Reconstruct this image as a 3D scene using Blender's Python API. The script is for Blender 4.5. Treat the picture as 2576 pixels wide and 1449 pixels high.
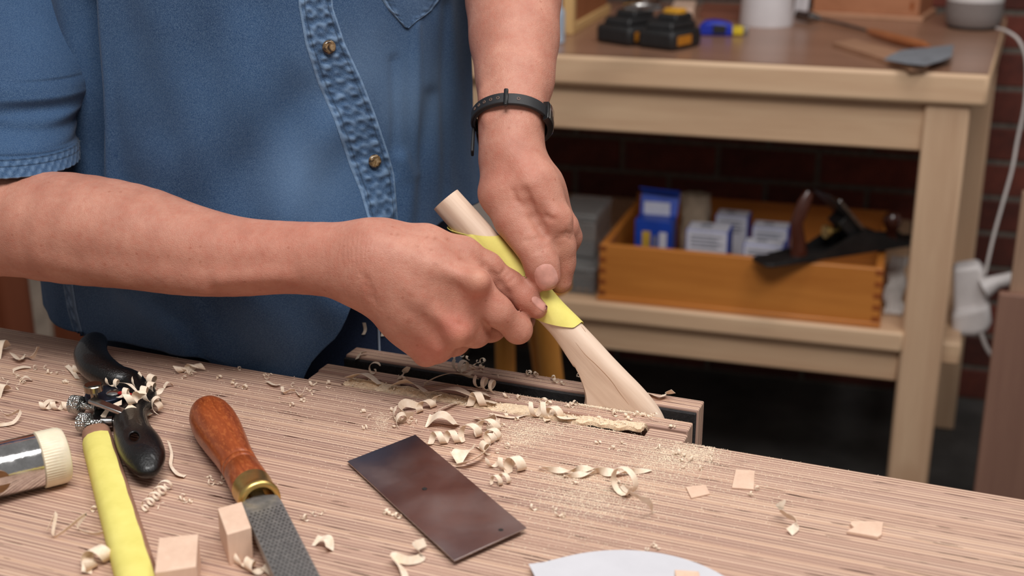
import bpy, bmesh, math, random
import numpy as np
from mathutils import Vector, Matrix
from mathutils.bvhtree import BVHTree

for o in list(bpy.data.objects):
    bpy.data.objects.remove(o, do_unlink=True)
scene = bpy.context.scene
COL = scene.collection
random.seed(7)
RNG = np.random.default_rng(7)

# ---------------------------------------------------------------- camera
F = 3300.0                       # focal length in pixels of a 2576 px wide frame
PITCH = math.radians(19.0)
CAMZ = 1.305
cam_data = bpy.data.cameras.new('camera')
cam_data.sensor_width = 36.0
cam_data.lens = 36.0 * F / 2576.0
cam_data.clip_start = 0.02
cam_data.dof.use_dof = True
cam_data.dof.focus_distance = 0.97
cam_data.dof.aperture_fstop = 6.3
cam = bpy.data.objects.new('camera', cam_data)
cam.location = (0, 0, CAMZ)
cam.rotation_euler = (math.radians(90) - PITCH, 0, 0)
COL.objects.link(cam)
scene.camera = cam

# ---------------------------------------------------------------- light
world = bpy.data.worlds.new('world')
scene.world = world
world.use_nodes = True
world.node_tree.nodes['Background'].inputs[0].default_value = (1.0, 0.975, 0.96, 1)
world.node_tree.nodes['Background'].inputs[1].default_value = 0.26

def area(name, loc, target, sx, sy, power, color=(1, 0.975, 0.955)):
    d = bpy.data.lights.new(name, 'AREA')
    d.shape = 'RECTANGLE'; d.size = sx; d.size_y = sy
    d.energy = power; d.color = color
    o = bpy.data.objects.new(name, d)
    o.location = loc
    o.rotation_euler = (Vector(target) - Vector(loc)).to_track_quat('-Z', 'Y').to_euler()
    COL.objects.link(o)
    return o
area('ceiling_lamp_main', (-0.02, 0.06, 2.55), (-0.10, 1.05, 1.0), 1.0, 0.6, 33)
area('ceiling_lamp_side', (0.95, 0.75, 2.60), (0.1, 1.2, 0.9), 0.9, 0.4, 12)
area('ceiling_lamp_rear', (0.55, 1.75, 2.65), (0.55, 2.3, 0.8), 0.9, 0.4, 9)

scene.view_settings.view_transform = 'Standard'
scene.view_settings.look = 'None'
scene.view_settings.gamma = 1.0
scene.view_settings.use_curve_mapping = False
scene.view_settings.exposure = -0.12

# ---------------------------------------------------------------- measuring helpers
CP, SP = math.cos(PITCH), math.sin(PITCH)
def ray(px, py):
    a = (px - 1288.0) / F; b = (724.5 - py) / F
    return Vector((a, CP + SP * b, -SP + CP * b))
EYE = Vector((0, 0, CAMZ))
def W(px, py, d):                # point at distance d along the optical axis
    return EYE + ray(px, py) * d
def G(px, py, z=0.9):            # point on a level plane
    r = ray(px, py)
    return EYE + r * ((z - CAMZ) / r.z)
def proj(p):
    q = Vector(p) - EYE
    zc = q.y * CP - q.z * SP
    return 1288 + F * q.x / zc, 724.5 - F * (q.y * SP + q.z * CP) / zc, zc
BA = math.radians(-22.0)         # the workbench runs at this angle
E1 = Vector((math.cos(BA), math.sin(BA), 0)); E2 = Vector((-math.sin(BA), math.cos(BA), 0))
def B(s, t, z): return E1 * s + E2 * t + Vector((0, 0, z))
TA = math.radians(-17.0)         # the rear table and the wall run at this angle
U1 = Vector((math.cos(TA), math.sin(TA), 0)); U2 = Vector((-math.sin(TA), math.cos(TA), 0))
def T(u, v, z): return U1 * u + U2 * v + Vector((0, 0, z))
def UVt(px, py, z):
    p = G(px, py, z); return p.dot(U1), p.dot(U2)

# ---------------------------------------------------------------- materials
def lin(c):
    out = []
    for v in c:
        v = v / 255.0
        out.append(v / 12.92 if v <= 0.04045 else ((v + 0.055) / 1.055) ** 2.4)
    return (*out, 1.0)

class NT:
    def __init__(s, name):
        s.m = bpy.data.materials.new(name); s.m.use_nodes = True
        s.t = s.m.node_tree; s.n = s.t.nodes; s.l = s.t.links
        s.b = s.n['Principled BSDF']
    def node(s, typ, **kw):
        x = s.n.new(typ)
        for k, v in kw.items():
            if k == 'op': x.operation = v
            else: setattr(x, k, v)
        return x
    def link(s, a, b): s.l.new(a, b)
    def setin(s, node, key, v):
        if hasattr(v, 'is_output'): s.l.new(v, node.inputs[key])
        else: node.inputs[key].default_value = v
    def coord(s, kind='Object', scale=(1, 1, 1), rot=(0, 0, 0), loc=(0, 0, 0)):
        tc = s.node('ShaderNodeTexCoord'); mp = s.node('ShaderNodeMapping')
        mp.inputs['Scale'].default_value = scale; mp.inputs['Rotation'].default_value = rot
        mp.inputs['Location'].default_value = loc
        s.link(tc.outputs[kind], mp.inputs[0])
        return mp.outputs[0]
    def coord2(s, rot, scale):
        a = s.coord(rot=rot); mp = s.node('ShaderNodeMapping'); mp.inputs['Scale'].default_value = scale
        s.link(a, mp.inputs[0]); return mp.outputs[0]
    def noise(s, vec, scale=5, detail=3, rough=0.5, dist=0):
        x = s.node('ShaderNodeTexNoise')
        s.link(vec, x.inputs['Vector'])
        x.inputs['Scale'].default_value = scale; x.inputs['Detail'].default_value = detail
        x.inputs['Roughness'].default_value = rough; x.inputs['Distortion'].default_value = dist
        return x.outputs['Fac']
    def math(s, op, a, b=0.0, clamp=False):
        x = s.node('ShaderNodeMath', op=op); x.use_clamp = clamp
        s.setin(x, 0, a); s.setin(x, 1, b)
        return x.outputs[0]
    def ramp(s, fac, stops, interp='LINEAR'):
        x = s.node('ShaderNodeValToRGB'); x.color_ramp.interpolation = interp
        e = x.color_ramp.elements
        while len(e) < len(stops): e.new(0.5)
        for i, (p, c) in enumerate(stops):
            e[i].position = p
            e[i].color = c if len(c) == 4 else lin(c)
        s.link(fac, x.inputs[0])
        return x.outputs[0]
    def mix(s, fac, a, b, mode='MIX'):
        x = s.node('ShaderNodeMix', data_type='RGBA', blend_type=mode)
        s.setin(x, 0, fac)
        for k, v in ((6, a), (7, b)):
            if hasattr(v, 'is_output'): s.l.new(v, x.inputs[k])
            else: x.inputs[k].default_value = v if len(v) == 4 else lin(v)
        return x.outputs[2]
    def sep(s, vec):
        x = s.node('ShaderNodeSeparateXYZ'); s.link(vec, x.inputs[0]); return x.outputs
    def attr(s, name):
        x = s.node('ShaderNodeAttribute'); x.attribute_name = name; return x.outputs['Fac']
    def bump(s, h, strength=0.3, dist=0.001):
        x = s.node('ShaderNodeBump'); x.inputs['Strength'].default_value = strength
        x.inputs['Distance'].default_value = dist
        s.link(h, x.inputs['Height']); s.link(x.outputs[0], s.b.inputs['Normal'])
        return x
    def base(s, c):
        s.setin(s.b, 'Base Color', c if hasattr(c, 'is_output') else lin(c))
    def p(s, **kw):
        for k, v in kw.items():
            s.setin(s.b, {'rough': 'Roughness', 'metal': 'Metallic', 'spec': 'Specular IOR Level', 'trans': 'Transmission Weight',
                          'coat': 'Coat Weight', 'coatr': 'Coat Roughness', 'sss': 'Subsurface Weight', 'sheen': 'Sheen Weight',
                          'ior': 'IOR', 'alpha': 'Alpha', 'sssc': 'Subsurface Scale'}[k], v)

def plain(name, c, rough=0.5, metal=0.0, vary=0.12, scale=30, bump=0.0, bscale=None, **kw):
    n = NT(name); v = n.coord()
    f = n.noise(v, scale, 4, 0.6)
    d = [max(0, x * (1 - vary)) for x in c]; l = [min(255, x * (1 + vary)) for x in c]
    n.base(n.ramp(f, [(0.3, d), (0.7, l)]))
    n.p(rough=rough, metal=metal, **kw)
    if bump: n.bump(n.noise(v, bscale or scale * 4, 3), bump, 0.0006)
    return n.m

def wood(name, c1, c2, axis=0, scale=30, stretch=0.06, rough=0.55, dark=None, bump=0.12, knots=None, coat=0.0):
    n = NT(name)
    sc = [1.0, 1.0, 1.0]; sc[axis] = stretch
    v = n.coord(scale=sc)
    f = n.noise(v, scale, 5, 0.6, 0.6)
    g = n.noise(v, scale * 7, 3, 0.7)
    h = n.math('ADD', n.math('MULTIPLY', f, 0.7), n.math('MULTIPLY', g, 0.3))
    col = n.ramp(h, [(0.32, c1), (0.66, c2)])
    if knots:
        k = n.noise(n.coord(), knots[0], 1, 0.4)
        kk = n.ramp(k, [(knots[1], (0, 0, 0, 1)), (knots[1] + 0.05, (1, 1, 1, 1))])
        col = n.mix(kk, col, knots[2])
    n.base(col); n.p(rough=rough, coat=coat)
    if bump: n.bump(h, bump, 0.0008)
    return n.m

# ---------------------------------------------------------------- mesh helpers
class MB:
    def __init__(s): s.v = []; s.f = []
    def add(s, vs, fs):
        o = len(s.v); s.v += [Vector(x) for x in vs]; s.f += [[i + o for i in f] for f in fs]; return s
    def box(s, c, size, rot=None):
        c = Vector(c); x, y, z = [q / 2 for q in size]
        m = rot or Matrix.Identity(3)
        vs = [c + m @ Vector((sx * x, sy * y, sz * z)) for sz in (-1, 1) for sy in (-1, 1) for sx in (-1, 1)]
        return s.add(vs, [[0, 2, 3, 1], [4, 5, 7, 6], [0, 1, 5, 4], [2, 6, 7, 3], [0, 4, 6, 2], [1, 3, 7, 5]])
    def hexa(s, bottom, top):
        n = len(bottom)
        return s.add(list(bottom) + list(top), [list(range(n))[::-1], [n + i for i in range(n)]] + [[i, (i + 1) % n, n + (i + 1) % n, n + i] for i in range(n)])
    def rings(s, rings, cap0=True, cap1=True, closed=True):
        n = len(rings[0]); o = []
        fs = []
        for i in range(len(rings) - 1):
            for j in range(n if closed else n - 1):
                k = (j + 1) % n
                fs.append([i * n + j, i * n + k, (i + 1) * n + k, (i + 1) * n + j])
        if cap0: fs.append(list(range(n))[::-1])
        if cap1: fs.append([(len(rings) - 1) * n + j for j in range(n)])
        for r in rings: o += list(r)
        return s.add(o, fs)
    def tube(s, path, rad, n=12, cap=True, squash=None):
        path = [Vector(p) for p in path]
        if not hasattr(rad, '__len__'): rad = [rad] * len(path)
        rings = []; prev = None
        for i, p in enumerate(path):
            d = (path[min(i + 1, len(path) - 1)] - path[max(i - 1, 0)]).normalized()
            if prev is None:
                a = d.orthogonal().normalized() if squash is None else (squash[0] - d * squash[0].dot(d)).normalized()
            else:
                a = (prev - d * prev.dot(d)).normalized()
            prev = a; b = d.cross(a)
            k = squash[1] if squash else 1.0
            rings.append([p + (a * math.cos(t) * k + b * math.sin(t)) * rad[i] for t in [2 * math.pi * j / n for j in range(n)]])
        return s.rings(rings, cap, cap)
    def lathe(s, origin, axis, prof, n=24, cap0=True, cap1=True):
        axis = Vector(axis).normalized(); a = axis.orthogonal().normalized(); b = axis.cross(a); origin = Vector(origin)
        rings = [[origin + axis * h + (a * math.cos(t) + b * math.sin(t)) * max(r, 1e-5) for t in [2 * math.pi * j / n for j in range(n)]] for h, r in prof]
        return s.rings(rings, cap0, cap1)
    def sheet(s, grid, thick=0.0):
        nu, nv = len(grid), len(grid[0])
        top = [Vector(p) for r in grid for p in r]
        fs = [[i * nv + j, i * nv + j + 1, (i + 1) * nv + j + 1, (i + 1) * nv + j] for i in range(nu - 1) for j in range(nv - 1)]
        if not thick: return s.add(top, fs)
        nr = []
        for i in range(nu):
            for j in range(nv):
                du = Vector(grid[min(i + 1, nu - 1)][j]) - Vector(grid[max(i - 1, 0)][j])
                dv = Vector(grid[i][min(j + 1, nv - 1)]) - Vector(grid[i][max(j - 1, 0)])
                q = dv.cross(du)
                nr.append(q.normalized() if q.length > 1e-12 else Vector((0, 0, 1)))
        N = nu * nv
        bot = [p - q * thick for p, q in zip(top, nr)]
        fs2 = [[N + k for k in f[::-1]] for f in fs]
        edge = [i * nv for i in range(nu)] + [(nu - 1) * nv + j for j in range(1, nv)] + [i * nv + nv - 1 for i in range(nu - 2, -1, -1)] + [j for j in range(nv - 2, 0, -1)]
        fs3 = [[edge[k], edge[(k + 1) % len(edge)], N + edge[(k + 1) % len(edge)], N + edge[k]] for k in range(len(edge))]
        return s.add(top + bot, fs + fs2 + fs3)

def mesh_obj(name, verts, faces, mat, parent=None, smooth=40, bevel=0.0, local=False, origin=None, seg=2):
    vs = [Vector(v) for v in verts]
    if parent is not None:
        if not local:
            inv = parent['_inv'] if False else INV[parent.name]
            vs = [inv @ v for v in vs]
    else:
        if origin is None:
            xs = [v.x for v in vs]; ys = [v.y for v in vs]; zs = [v.z for v in vs]
            origin = Vector(((min(xs) + max(xs)) / 2, (min(ys) + max(ys)) / 2, min(zs)))
        vs = [v - origin for v in vs]
    me = bpy.data.meshes.new(name)
    me.from_pydata([tuple(v) for v in vs], [], faces)
    bm = bmesh.new(); bm.from_mesh(me)
    bmesh.ops.recalc_face_normals(bm, faces=bm.faces)
    bm.to_mesh(me); bm.free()
    me.materials.append(mat)
    if smooth is not None:
        me.polygons.foreach_set('use_smooth', [True] * len(me.polygons))
        if smooth < 180: me.set_sharp_from_angle(angle=math.radians(smooth))
    o = bpy.data.objects.new(name, me)
    COL.objects.link(o)
    if parent is not None:
        o.parent = parent
        INV[o.name] = INV[parent.name]
    else:
        o.location = origin
        INV[o.name] = Matrix.Translation(-origin)
    if bevel:
        b = o.modifiers.new('bevel', 'BEVEL'); b.width = bevel; b.segments = seg; b.limit_method = 'ANGLE'; b.angle_limit = math.radians(35)
        b.harden_normals = False
    return o
INV = {}
def mk(mb, name, mat, parent=None, **kw): return mesh_obj(name, mb.v, mb.f, mat, parent, **kw)
def thing(name, label, cat, loc, rotz=0.0, group=None):
    o = bpy.data.objects.new(name, None); COL.objects.link(o)
    o.empty_display_size = 0.02
    o.location = loc; o.rotation_euler = (0, 0, rotz)
    INV[o.name] = (Matrix.Translation(Vector(loc)) @ Matrix.Rotation(rotz, 4, 'Z')).inverted()
    return tag(o, label, cat, group)
def tag(o, label, cat, group=None):
    o['label'] = label; o['category'] = cat
    if group: o['group'] = group
    return o
def struct(o): o['kind'] = 'structure'; return o
def vattr(o, name, vals):
    a = o.data.attributes.new(name, 'FLOAT', 'POINT'); a.data.foreach_set('value', np.asarray(vals, dtype=np.float32))
def rotz3(a): return Matrix.Rotation(a, 3, 'Z')
# ================================================================ the setting
m_conc = plain('floor_concrete', (70, 68, 66), 0.75, vary=0.25, scale=6, bump=0.2)
fl = MB().box((0.3, 2.0, -0.05), (6.5, 6.5, 0.1))
struct(mk(fl, 'floor', m_conc, smooth=None, origin=Vector((0.3, 2.0, -0.05))))

WALLV = 3.16
def brick_mat(name, c, d):
    n = NT(name); v = n.coord()
    inf = n.node('ShaderNodeObjectInfo')
    f = n.noise(v, 14, 5, 0.7)
    col = n.ramp(f, [(0.3, d), (0.7, c)])
    hs = n.node('ShaderNodeHueSaturation'); n.link(col, hs.inputs['Color'])
    n.link(n.math('ADD', n.math('MULTIPLY', inf.outputs['Random'], 0.8), 0.55), hs.inputs['Value'])
    n.base(hs.outputs[0]); n.p(rough=0.85); n.bump(n.noise(v, 90, 4), 0.5, 0.002)
    return n.m
m_brick = brick_mat('red_brick', (118, 56, 42), (70, 34, 28))
m_mortar = plain('mortar', (98, 90, 82), 0.9, vary=0.15, scale=60, bump=0.4)
wall = bpy.data.objects.new('wall_back', None)
mbw = MB().box((0, 0.037, 1.3), (4.6, 0.10, 2.6))
wall = mesh_obj('wall_back', mbw.v, mbw.f, m_mortar, None, smooth=None, origin=Vector((0, 0, 0)))
wall.location = T(-0.4, WALLV, 0); wall.rotation_euler = (0, 0, TA)
struct(wall)
bl, bh, jt = 0.228, 0.074, 0.011
def brick_mesh(name, length):
    bm = bmesh.new(); bmesh.ops.create_cube(bm, size=1.0)
    bmesh.ops.scale(bm, vec=(length, 0.03, bh), verts=bm.verts)
    bmesh.ops.bevel(bm, geom=[e for e in bm.edges], offset=0.003, segments=1, affect='EDGES')
    me = bpy.data.meshes.new(name); bm.to_mesh(me); bm.free(); me.materials.append(m_brick); return me
bme = brick_mesh('brick', bl)
row = 0; z = 0.006 + bh / 2
while z < 1.32:
    x = -1.35 + (row % 2) * (bl + jt) / 2
    while x < 1.25:
        o = bpy.data.objects.new('brick', bme); COL.objects.link(o); o.parent = wall
        o.location = (x, -0.001 + random.uniform(-0.0015, 0.0015), z)
        x += bl + jt
    z += bh + jt; row += 1

# ---------------------------------------------------------------- rear work table
m_pine = wood('pine', (204, 164, 130), (228, 194, 158), 0, 26, 0.05, 0.5, knots=(3.1, 0.70, (150, 92, 52)))
m_pinev = wood('pine_upright', (200, 162, 130), (222, 188, 154), 2, 26, 0.05, 0.5, knots=(2.7, 0.74, (150, 92, 52)))
m_top = wood('worktop_laminate', (142, 104, 82), (162, 122, 100), 0, 18, 0.05, 0.28, bump=0.03)
tab = thing('work_table', 'long pale pine work table with a lower shelf by the brick wall', 'table', T(-0.45, 2.7, 0), TA)
def tp(name, u0, u1, v0, v1, z0, z1, mat, bev=0.004):
    b = MB().box((0, 0, 0), (u1 - u0, v1 - v0, z1 - z0))
    c = T((u0 + u1) / 2, (v0 + v1) / 2, (z0 + z1) / 2)
    R = rotz3(TA)
    b.v = [c + R @ v for v in b.v]
    return mk(b, name, mat, tab, smooth=30, bevel=bev)
def tslab(name, q, z0, z1, mat, bev):
    return mk(MB().hexa([T(u, v, z0) for u, v in q], [T(u, v, z1) for u, v in q]), name, mat, tab, smooth=30, bevel=bev)
tslab('worktop', [(-1.15, 2.316), (0.125, 2.316), (0.188, 3.12), (-1.15, 3.12)], 0.874, 0.930, m_pine, 0.008)
tslab('worktop_surface', [(-1.148, 2.320), (0.121, 2.320), (0.184, 3.118), (-1.148, 3.118)], 0.9300, 0.9306, m_top, 0.0)
tp('apron', -1.1, 0.028, 2.345, 2.365, 0.787, 0.874, m_pine)
tp('apron', -1.1, 0.028, 3.05, 3.07, 0.787, 0.874, m_pine)
tp('leg', 0.026, 0.100, 2.330, 2.404, 0.0, 0.874, m_pinev, 0.006)
tp('leg', 0.098, 0.170, 2.95, 3.02, 0.0, 0.874, m_pinev, 0.006)
tp('leg', -1.14, -1.066, 2.330, 2.404, 0.0, 0.874, m_pinev, 0.006)
tp('leg', -1.14, -1.066, 3.02, 3.09, 0.0, 0.874, m_pinev, 0.006)
tslab('side_rail', [(0.06, 2.404), (0.08, 2.404), (0.13, 2.95), (0.11, 2.95)], 0.80, 0.874, m_pine, 0.003)
tp('shelf', -1.12, 0.030, 2.322, 3.10, 0.418, 0.456, m_pine, 0.005)
tp('shelf_end', 0.075, 0.135, 2.41, 2.945, 0.372, 0.414, m_pine, 0.004)
tp('shelf_rail', -1.066, 0.026, 2.346, 2.366, 0.352, 0.412, m_pine)

# wooden panel standing at the right
m_panel = wood('plywood_panel', (150, 118, 96), (176, 142, 118), 2, 22, 0.05, 0.55)
pp = thing('leaning_panel', 'tall brown plywood panel standing at the right edge beside the table', 'panel', T(0.30, 2.28, 0), TA)
b = MB().hexa([T(0.178, 2.27, 0.0), T(0.52, 2.27, 0.0), T(0.52, 2.29, 0.0), T(0.178, 2.29, 0.0)],
              [T(0.178, 2.27, 0.565), T(0.52, 2.27, 0.565), T(0.52, 2.29, 0.565), T(0.178, 2.29, 0.565)])
mk(b, 'lower_sheet', wood('plywood_sheet', (128, 92, 78), (150, 112, 94), 2, 22, 0.05, 0.55), pp, bevel=0.002)
b = MB().hexa([T(0.196, 2.291, 0.0), T(0.50, 2.291, 0.0), T(0.50, 2.31, 0.0), T(0.196, 2.31, 0.0)],
              [T(0.196, 2.291, 0.74), T(0.50, 2.291, 0.74), T(0.50, 2.31, 0.74), T(0.196, 2.31, 0.74)])
mk(b, 'back_sheet', m_panel, pp, bevel=0.002)

# brown cupboard seen at the far left
m_cup = wood('cupboard_wood', (112, 58, 36), (134, 74, 48), 2, 16, 0.06, 0.45)
cp = thing('cupboard', 'reddish brown wooden cupboard at the left edge behind the bench', 'cupboard', W(20, 745, 2.3) * 1.0, 0)
cp.location = (W(20, 745, 2.3).x, W(20, 745, 2.3).y, 0); INV[cp.name] = Matrix.Translation(-Vector(cp.location))
c0 = Vector(cp.location)
mk(MB().box(c0 + Vector((-0.21, 0.20, 0.40)), (0.50, 0.38, 0.80)), 'body', m_cup, cp, bevel=0.004)
mk(MB().box(c0 + Vector((-0.22, 0.0, 0.40)), (0.40, 0.018, 0.70)), 'door', m_cup, cp, bevel=0.003)
mk(MB().box(c0 + Vector((0.052, 0.012, 0.40)), (0.028, 0.02, 0.80)), 'edge_strip', plain('grey_strip', (150, 134, 120), 0.6), cp, bevel=0.002)

# ---------------------------------------------------------------- main workbench
def ply_mat():
    n = NT('laminated_plywood')
    v = n.coord()
    x, y, zz = n.sep(v)
    wob = n.noise(n.coord(scale=(3, 40, 1)), 2.0, 2)
    yy = n.math('ADD', y, n.math('MULTIPLY', wob, 0.0006))
    q = n.math('MULTIPLY', yy, 1 / 0.0033)
    fl_ = n.math('FLOOR', q); fr = n.math('FRACT', q)
    wn = n.node('ShaderNodeTexWhiteNoise', noise_dimensions='1D'); n.link(fl_, wn.inputs['W'])
    rnd = wn.outputs['Value']
    layer = n.ramp(rnd, [(0.0, (154, 122, 110)), (0.35, (166, 132, 118)), (0.7, (180, 146, 130)), (1.0, (202, 166, 142))])
    wn2 = n.node('ShaderNodeTexWhiteNoise', noise_dimensions='1D'); n.link(n.math('ADD', fl_, 57.3), wn2.inputs['W'])
    linew = n.math('ADD', n.math('MULTIPLY', wn2.outputs['Value'], 0.22), 0.10)
    glue = n.math('LESS_THAN', fr, linew)
    col = n.mix(glue, layer, (228, 198, 172))
    dk = n.math('MULTIPLY', n.math('GREATER_THAN', fr, 0.80), n.math('GREATER_THAN', wn2.outputs['Value'], 0.35))
    col = n.mix(n.math('MULTIPLY', dk, 0.42), col, (120, 88, 80))
    # wide streak variation along the bench
    st = n.noise(n.coord(scale=(0.7, 14, 1)), 6, 3)
    col = n.mix(n.math('MULTIPLY', n.ramp(st, [(0.35, (0, 0, 0, 1)), (0.7, (1, 1, 1, 1))]), 0.12), col, (224, 178, 140))
    # voids
    vd = n.noise(n.coord(scale=(1.0, 16, 1)), 34, 1, 0.4)
    mask = n.math('MULTIPLY', n.math('GREATER_THAN', vd, 0.70), n.math('GREATER_THAN', fr, 0.2))
    col = n.mix(mask, col, (72, 44, 34))
    hs = n.noise(n.coord(scale=(0.08, 1, 1)), 900, 2)
    col = n.mix(n.math('MULTIPLY', hs, 0.14), col, (130, 96, 84))
    n.base(col); n.p(rough=0.62, spec=0.35)
    n.bump(n.math('ADD', n.math('MULTIPLY', fr, 0.5), n.math('MULTIPLY', mask, -2.0)), 0.25, 0.0003)
    return n.m
m_ply = ply_mat()
m_rub = plain('black_liner', (26, 24, 25), 0.8, vary=0.5, scale=420, bump=0.5, bscale=900)
bench = thing('workbench', 'laminated plywood workbench with a wooden end vise under the tools', 'workbench', B(-0.25, 0.5, 0), BA)
def bp(name, s0, s1, t0, t1, z0, z1, mat=None, bev=0.0012, parent=None):
    c = B((s0 + s1) / 2, (t0 + t1) / 2, (z0 + z1) / 2); R = rotz3(BA)
    b = MB().box((0, 0, 0), (s1 - s0, t1 - t0, z1 - z0)); b.v = [c + R @ v for v in b.v]
    return mk(b, name, mat or m_ply, parent or bench, smooth=30, bevel=bev)
bp('bench_top', -1.25, 0.75, 0.16, 0.8265, 0.815, 0.900, bev=0.0018)
bp('vise_end_block', -0.508, -0.478, 0.8265, 0.8440, 0.80, 0.9000)
bp('vise_end_block', -0.232, -0.203, 0.8265, 0.8405, 0.80, 0.8998)
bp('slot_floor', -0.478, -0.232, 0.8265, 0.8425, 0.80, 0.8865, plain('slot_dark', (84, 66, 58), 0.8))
bp('inner_jaw', -0.509, -0.2045, 0.8440, 0.8595, 0.76, 0.9004)
bp('outer_jaw', -0.5045, -0.2065, 0.8815, 0.9005, 0.76, 0.9004)
bp('jaw_lining', -0.5040, -0.2075, 0.8775, 0.8815, 0.77, 0.8985, m_rub, 0.0004)
bp('bench_skirt', -1.2, 0.7, 0.22, 0.245, 0.70, 0.815)
bp('bench_skirt', -1.2, 0.7, 0.755, 0.78, 0.70, 0.815)
for s_ in (-1.15, 0.62):
    for t_ in (0.25, 0.69):
        bp('bench_leg', s_ - 0.045, s_ + 0.045, t_, t_ + 0.08, 0.0, 0.815)
# ================================================================ smooth solid modelling on a grid (for bodies and castings)
class Solid:
    """groups: list of (prims, k_inside, k_merge); prim = (p0, p1, r0, r1[, n, f]); cuts: list of (p0, p1, r0, r1, k)"""
    def __init__(s): s.groups = []; s.cuts = []
    def group(s, prims, k, km): s.groups.append((prims, k, km)); return s
    def cut(s, p0, p1, r0, r1, k=0.002): s.cuts.append((np.array(p0), np.array(p1), r0, r1, k)); return s
    @staticmethod
    def cap(P, pr):
        a = np.asarray(pr[0], dtype=np.float64); b = np.asarray(pr[1], dtype=np.float64)
        ba = b - a; L = max(ba @ ba, 1e-12)
        q = P - a
        h = np.clip((q @ ba) / L, 0, 1)
        q = q - h[:, None] * ba
        r = pr[2] + (pr[3] - pr[2]) * h
        if len(pr) > 4:
            n = np.asarray(pr[4]); f = pr[5]
            qn = q @ n
            q = q + np.outer(qn * (1 / f - 1), n)
            return (np.sqrt((q * q).sum(1)) - r) * min(1.0, max(f, 0.6))
        return np.sqrt((q * q).sum(1)) - r
    @staticmethod
    def smin(a, b, k):
        h = np.maximum(k - np.abs(a - b), 0) / k
        return np.minimum(a, b) - h * h * k * 0.25
    def eval(s, P, act=None):
        d = None
        for gi, (prims, k, km) in enumerate(s.groups):
            g = None
            for pi, pr in enumerate(prims):
                if act is not None and (gi, pi) not in act: continue
                e = s.cap(P, pr)
                g = e if g is None else s.smin(g, e, k)
            if g is None: continue
            d = g if d is None else s.smin(d, g, km)
        if d is None: d = np.full(len(P), 1.0)
        lo, hi = P.min(0) - 0.008, P.max(0) + 0.008
        for c in s.cuts:
            if (np.minimum(c[0], c[1]) > hi).any() or (np.maximum(c[0], c[1]) < lo).any(): continue
            e = -s.cap(P, c[:4])
            hh = np.maximum(c[4] - np.abs(d - e), 0) / c[4]
            d = np.maximum(d, e) + hh * hh * c[4] * 0.25
        return d
    def mesh(s, res, B=20, project=True):
        pts = [];
        for prims, k, km in s.groups:
            for pr in prims:
                for p, r in ((pr[0], pr[2]), (pr[1], pr[3])):
                    p = np.asarray(p); pts += [p - r * 1.3, p + r * 1.3]
        pts = np.array(pts); lo = pts.min(0) - 0.006; hi = pts.max(0) + 0.006
        nb = np.ceil((hi - lo) / (res * B)).astype(int)
        bi = np.stack(np.meshgrid(*[np.arange(q) for q in nb], indexing='ij'), -1).reshape(-1, 3)
        cen = lo + (bi + 0.5) * B * res
        hd = B * res * 0.5 * math.sqrt(3)
        dc = s.eval(cen)
        keep = np.abs(dc) < hd * 1.25 + 0.008
        bi = bi[keep]; cen = cen[keep]; dc = dc[keep]
        pd = {}
        for gi, (prims, k, km) in enumerate(s.groups):
            for pi, pr in enumerate(prims): pd[(gi, pi)] = s.cap(cen, pr)
        g1 = np.arange(B + 1)
        loc = np.stack(np.meshgrid(g1, g1, g1, indexing='ij'), -1).reshape(-1, 3)
        NY = int(nb[1]) * B + 4; NZ = int(nb[2]) * B + 4
        enc = lambda c: ((c[:, 0] + 1) * NY + (c[:, 1] + 1)) * NZ + (c[:, 2] + 1)
        cid = []; cpos = []; quads = []
        corner = [(0,0,0),(1,0,0),(0,1,0),(1,1,0),(0,0,1),(1,0,1),(0,1,1),(1,1,1)]
        edges = [(0,1),(2,3),(4,5),(6,7),(0,2),(1,3),(4,6),(5,7),(0,4),(1,5),(2,6),(3,7)]
        for bidx in range(len(bi)):
            act = {k for k, v in pd.items() if v[bidx] < max(dc[bidx], 0) + 2 * hd + 0.02}
            base = bi[bidx] * B
            P = lo + (base + loc) * res
            V = s.eval(P, act).reshape(B + 1, B + 1, B + 1)
            if V.min() > 0 or V.max() < 0: continue
            S = V < 0
            cs = [S[i:B + i, j:B + j, k:B + k] for i, j, k in corner]
            cnt = sum(c.astype(int) for c in cs)
            ii = np.argwhere((cnt > 0) & (cnt < 8))
            if len(ii):
                vals = np.stack([V[ii[:, 0] + i, ii[:, 1] + j, ii[:, 2] + k] for i, j, k in corner], 1)
                acc = np.zeros((len(ii), 3)); num = np.zeros(len(ii))
                for a, b in edges:
                    va, vb = vals[:, a], vals[:, b]
                    m = (va < 0) != (vb < 0)
                    t = np.where(m, va / np.where(m, va - vb, 1), 0)
                    ca, cb = np.array(corner[a]), np.array(corner[b])
                    acc += np.where(m[:, None], ca + t[:, None] * (cb - ca), 0); num += m
                cpos.append(lo + (base + ii + acc / num[:, None]) * res)
                cid.append(enc(base + ii))
            for ax in range(3):
                sl0 = [slice(0, B)] * 3; sl1 = [slice(0, B)] * 3; sl1[ax] = slice(1, B + 1)
                a = S[tuple(sl0)]; b = S[tuple(sl1)]
                jj = np.argwhere(a != b)
                if not len(jj): continue
                g = base + jj; inside = a[jj[:, 0], jj[:, 1], jj[:, 2]]
                u = np.zeros(3, int); w = np.zeros(3, int); u[(ax + 1) % 3] = 1; w[(ax + 2) % 3] = 1
                q = np.stack([enc(g - u - w), enc(g - w), enc(g), enc(g - u)], 1)
                q[~inside] = q[~inside][:, ::-1]
                quads.append(q)
        cid = np.concatenate(cid); cpos = np.concatenate(cpos); quads = np.concatenate(quads)
        o = np.argsort(cid); cid = cid[o]; cpos = cpos[o]
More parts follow.
